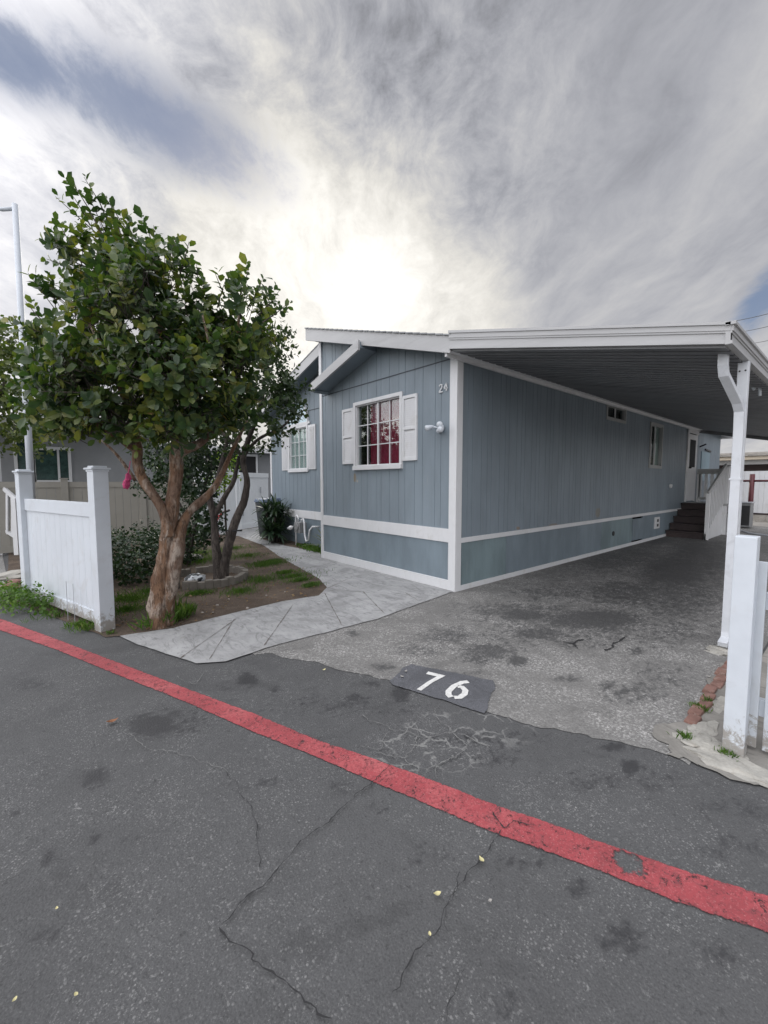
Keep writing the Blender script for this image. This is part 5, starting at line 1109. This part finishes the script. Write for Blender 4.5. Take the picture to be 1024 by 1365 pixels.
# cloud deck coordinates, turned so that V runs away from the viewer
def vdot(v): return t.vmath('DOT_PRODUCT', tc, tuple(v))
den = t.math('ADD', zz, .30)
U = t.math('DIVIDE', vdot(RT), den); V_ = t.math('DIVIDE', vdot(FW), den)
cmb = t.new('ShaderNodeCombineXYZ'); t.l.new(U, cmb.inputs[0]); t.l.new(V_, cmb.inputs[1]); uv = cmb.outputs[0]
wv = t.vmath('SCALE', t.vmath('SUBTRACT', t.noise(uv, 1.6, 3, .55, 0, 1), (.5, .5, .5)), scale=.35)
uvd = t.vmath('ADD', uv, wv)
def dirpx(px_, py_): return (at(px_, py_, 10)-CAM).normalized()
def lobe(px_, py_, width):
    """1 at the given direction, falling to 0 at width (radians)"""
    return t.step(vdot(dirpx(px_, py_)), math.cos(width), 1.0)
def rot(v, deg, sc):
    n = t.new('ShaderNodeMapping'); t.put(n.inputs[0], v); n.inputs[2].default_value = (0, 0, R(deg)); n.inputs[3].default_value = sc; return n.outputs[0]
big = t.noise(rot(uvd, 25, (1, .7, 1)), 1.5, 4, .55); wisp = t.noise(rot(uvd, 30, (1.5, .85, 1)), 3.6, 9, .66, .15); fine = t.noise(rot(uvd, 20, (1.3, 1, 1)), 13, 8, .7, .1)
soft = t.noise(rot(uvd, -32, (2.0, .6, 1)), 2.2, 8, .62)
glow = t.math('ADD', t.math('MULTIPLY', lobe(430, 400, .75), .16), t.math('ADD', t.math('MULTIPLY', lobe(400, 385, .30), .46), t.math('MULTIPLY', lobe(570, 430, .26), .34)))
tex_zone = t.math('MAXIMUM', lobe(430, 230, .55), t.math('MULTIPLY', lobe(200, 60, .5), .6))
c = t.math('ADD', .40, t.math('MULTIPLY', t.math('SUBTRACT', big, .5), .22))
c = t.math('ADD', c, t.math('MULTIPLY', t.math('SUBTRACT', soft, .5), .48))
c = t.math('ADD', c, t.math('MULTIPLY', t.math('SUBTRACT', wisp, .5), t.math('ADD', .24, t.math('MULTIPLY', tex_zone, .62))))
c = t.math('ADD', c, t.math('MULTIPLY', t.math('SUBTRACT', fine, .5), t.math('ADD', .10, t.math('MULTIPLY', tex_zone, .40))))
c = t.math('SUBTRACT', c, t.math('MULTIPLY', lobe(770, 200, .36), .10))
c = t.math('SUBTRACT', c, t.math('MULTIPLY', lobe(530, 90, .10), .12))
c = t.math('ADD', c, t.math('MULTIPLY', lobe(960, 260, .4), .10))
c = t.math('ADD', c, glow)
c = t.math('ADD', c, t.math('MULTIPLY', lobe(220, 60, .35), .0))
c = t.math('ADD', c, t.math('MULTIPLY', t.step(sx.outputs[2], .32, .0), .20))
c = t.math('MAXIMUM', c, .16)
warm = t.mix(t.step(c, .35, .8), (.955, .975, 1.07), (1.03, 1.0, .94))
cloud = t.vmath('SCALE', warm, scale=c)
# unseen sky above and behind the viewer, brightened as added fill light
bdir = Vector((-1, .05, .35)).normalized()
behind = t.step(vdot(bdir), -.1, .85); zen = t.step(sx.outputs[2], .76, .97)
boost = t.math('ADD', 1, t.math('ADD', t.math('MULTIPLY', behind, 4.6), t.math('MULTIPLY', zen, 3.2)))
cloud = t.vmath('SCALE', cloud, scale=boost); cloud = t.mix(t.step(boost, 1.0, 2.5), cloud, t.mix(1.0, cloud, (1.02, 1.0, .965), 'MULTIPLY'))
# torn blue opening up left, a small one low on the right
def patch(px_, py_, qx, qy, wl, ww):
    c0 = dirpx(px_, py_); e1 = (dirpx(qx, qy)-c0); e1 = (e1-c0*e1.dot(c0)).normalized(); e2 = c0.cross(e1)
    a = t.math('DIVIDE', vdot(e1), wl); b = t.math('DIVIDE', vdot(e2), ww)
    r = t.math('SQRT', t.math('ADD', t.math('MULTIPLY', a, a), t.math('MULTIPLY', b, b)))
    return t.math('MULTIPLY', t.math('SUBTRACT', 1.3, r), t.step(vdot(c0), .2, .4))
hole = t.math('MAXIMUM', patch(200, 155, 320, 225, .24, .075), t.math('MAXIMUM', patch(30, 85, 150, 115, .16, .06), patch(1015, 400, 1024, 385, .07, .03)))
hm = t.step(t.math('ADD', hole, t.math('MULTIPLY', t.math('SUBTRACT', t.math('ADD', t.math('MULTIPLY', wisp, .6), t.math('MULTIPLY', fine, .4)), .5), 2.8)), .1, 1.1)
blue = t.vmath('SCALE', t.mix(.55, sky.outputs[0], (1.4, 2.1, 4.0)), scale=.085)
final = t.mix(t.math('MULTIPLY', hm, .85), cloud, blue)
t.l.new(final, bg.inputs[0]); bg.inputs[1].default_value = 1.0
sl = bpy.data.lights.new('sun', 'SUN'); so_ = bpy.data.objects.new('sun', sl); COL.objects.link(so_)
sl.energy = 1.2; sl.angle = R(14); sl.color = (1, .95, .86); so_.rotation_euler = (-sun_dir).to_track_quat('-Z', 'Y').to_euler(); so_.location = (0, 0, 12)
vs = scene.view_settings; vs.view_transform = 'Standard'; vs.look = 'None'; vs.exposure = 0; vs.gamma = 1
scene.cycles.use_denoising = True
scene.cycles.max_bounces = 8; scene.cycles.transparent_max_bounces = 12
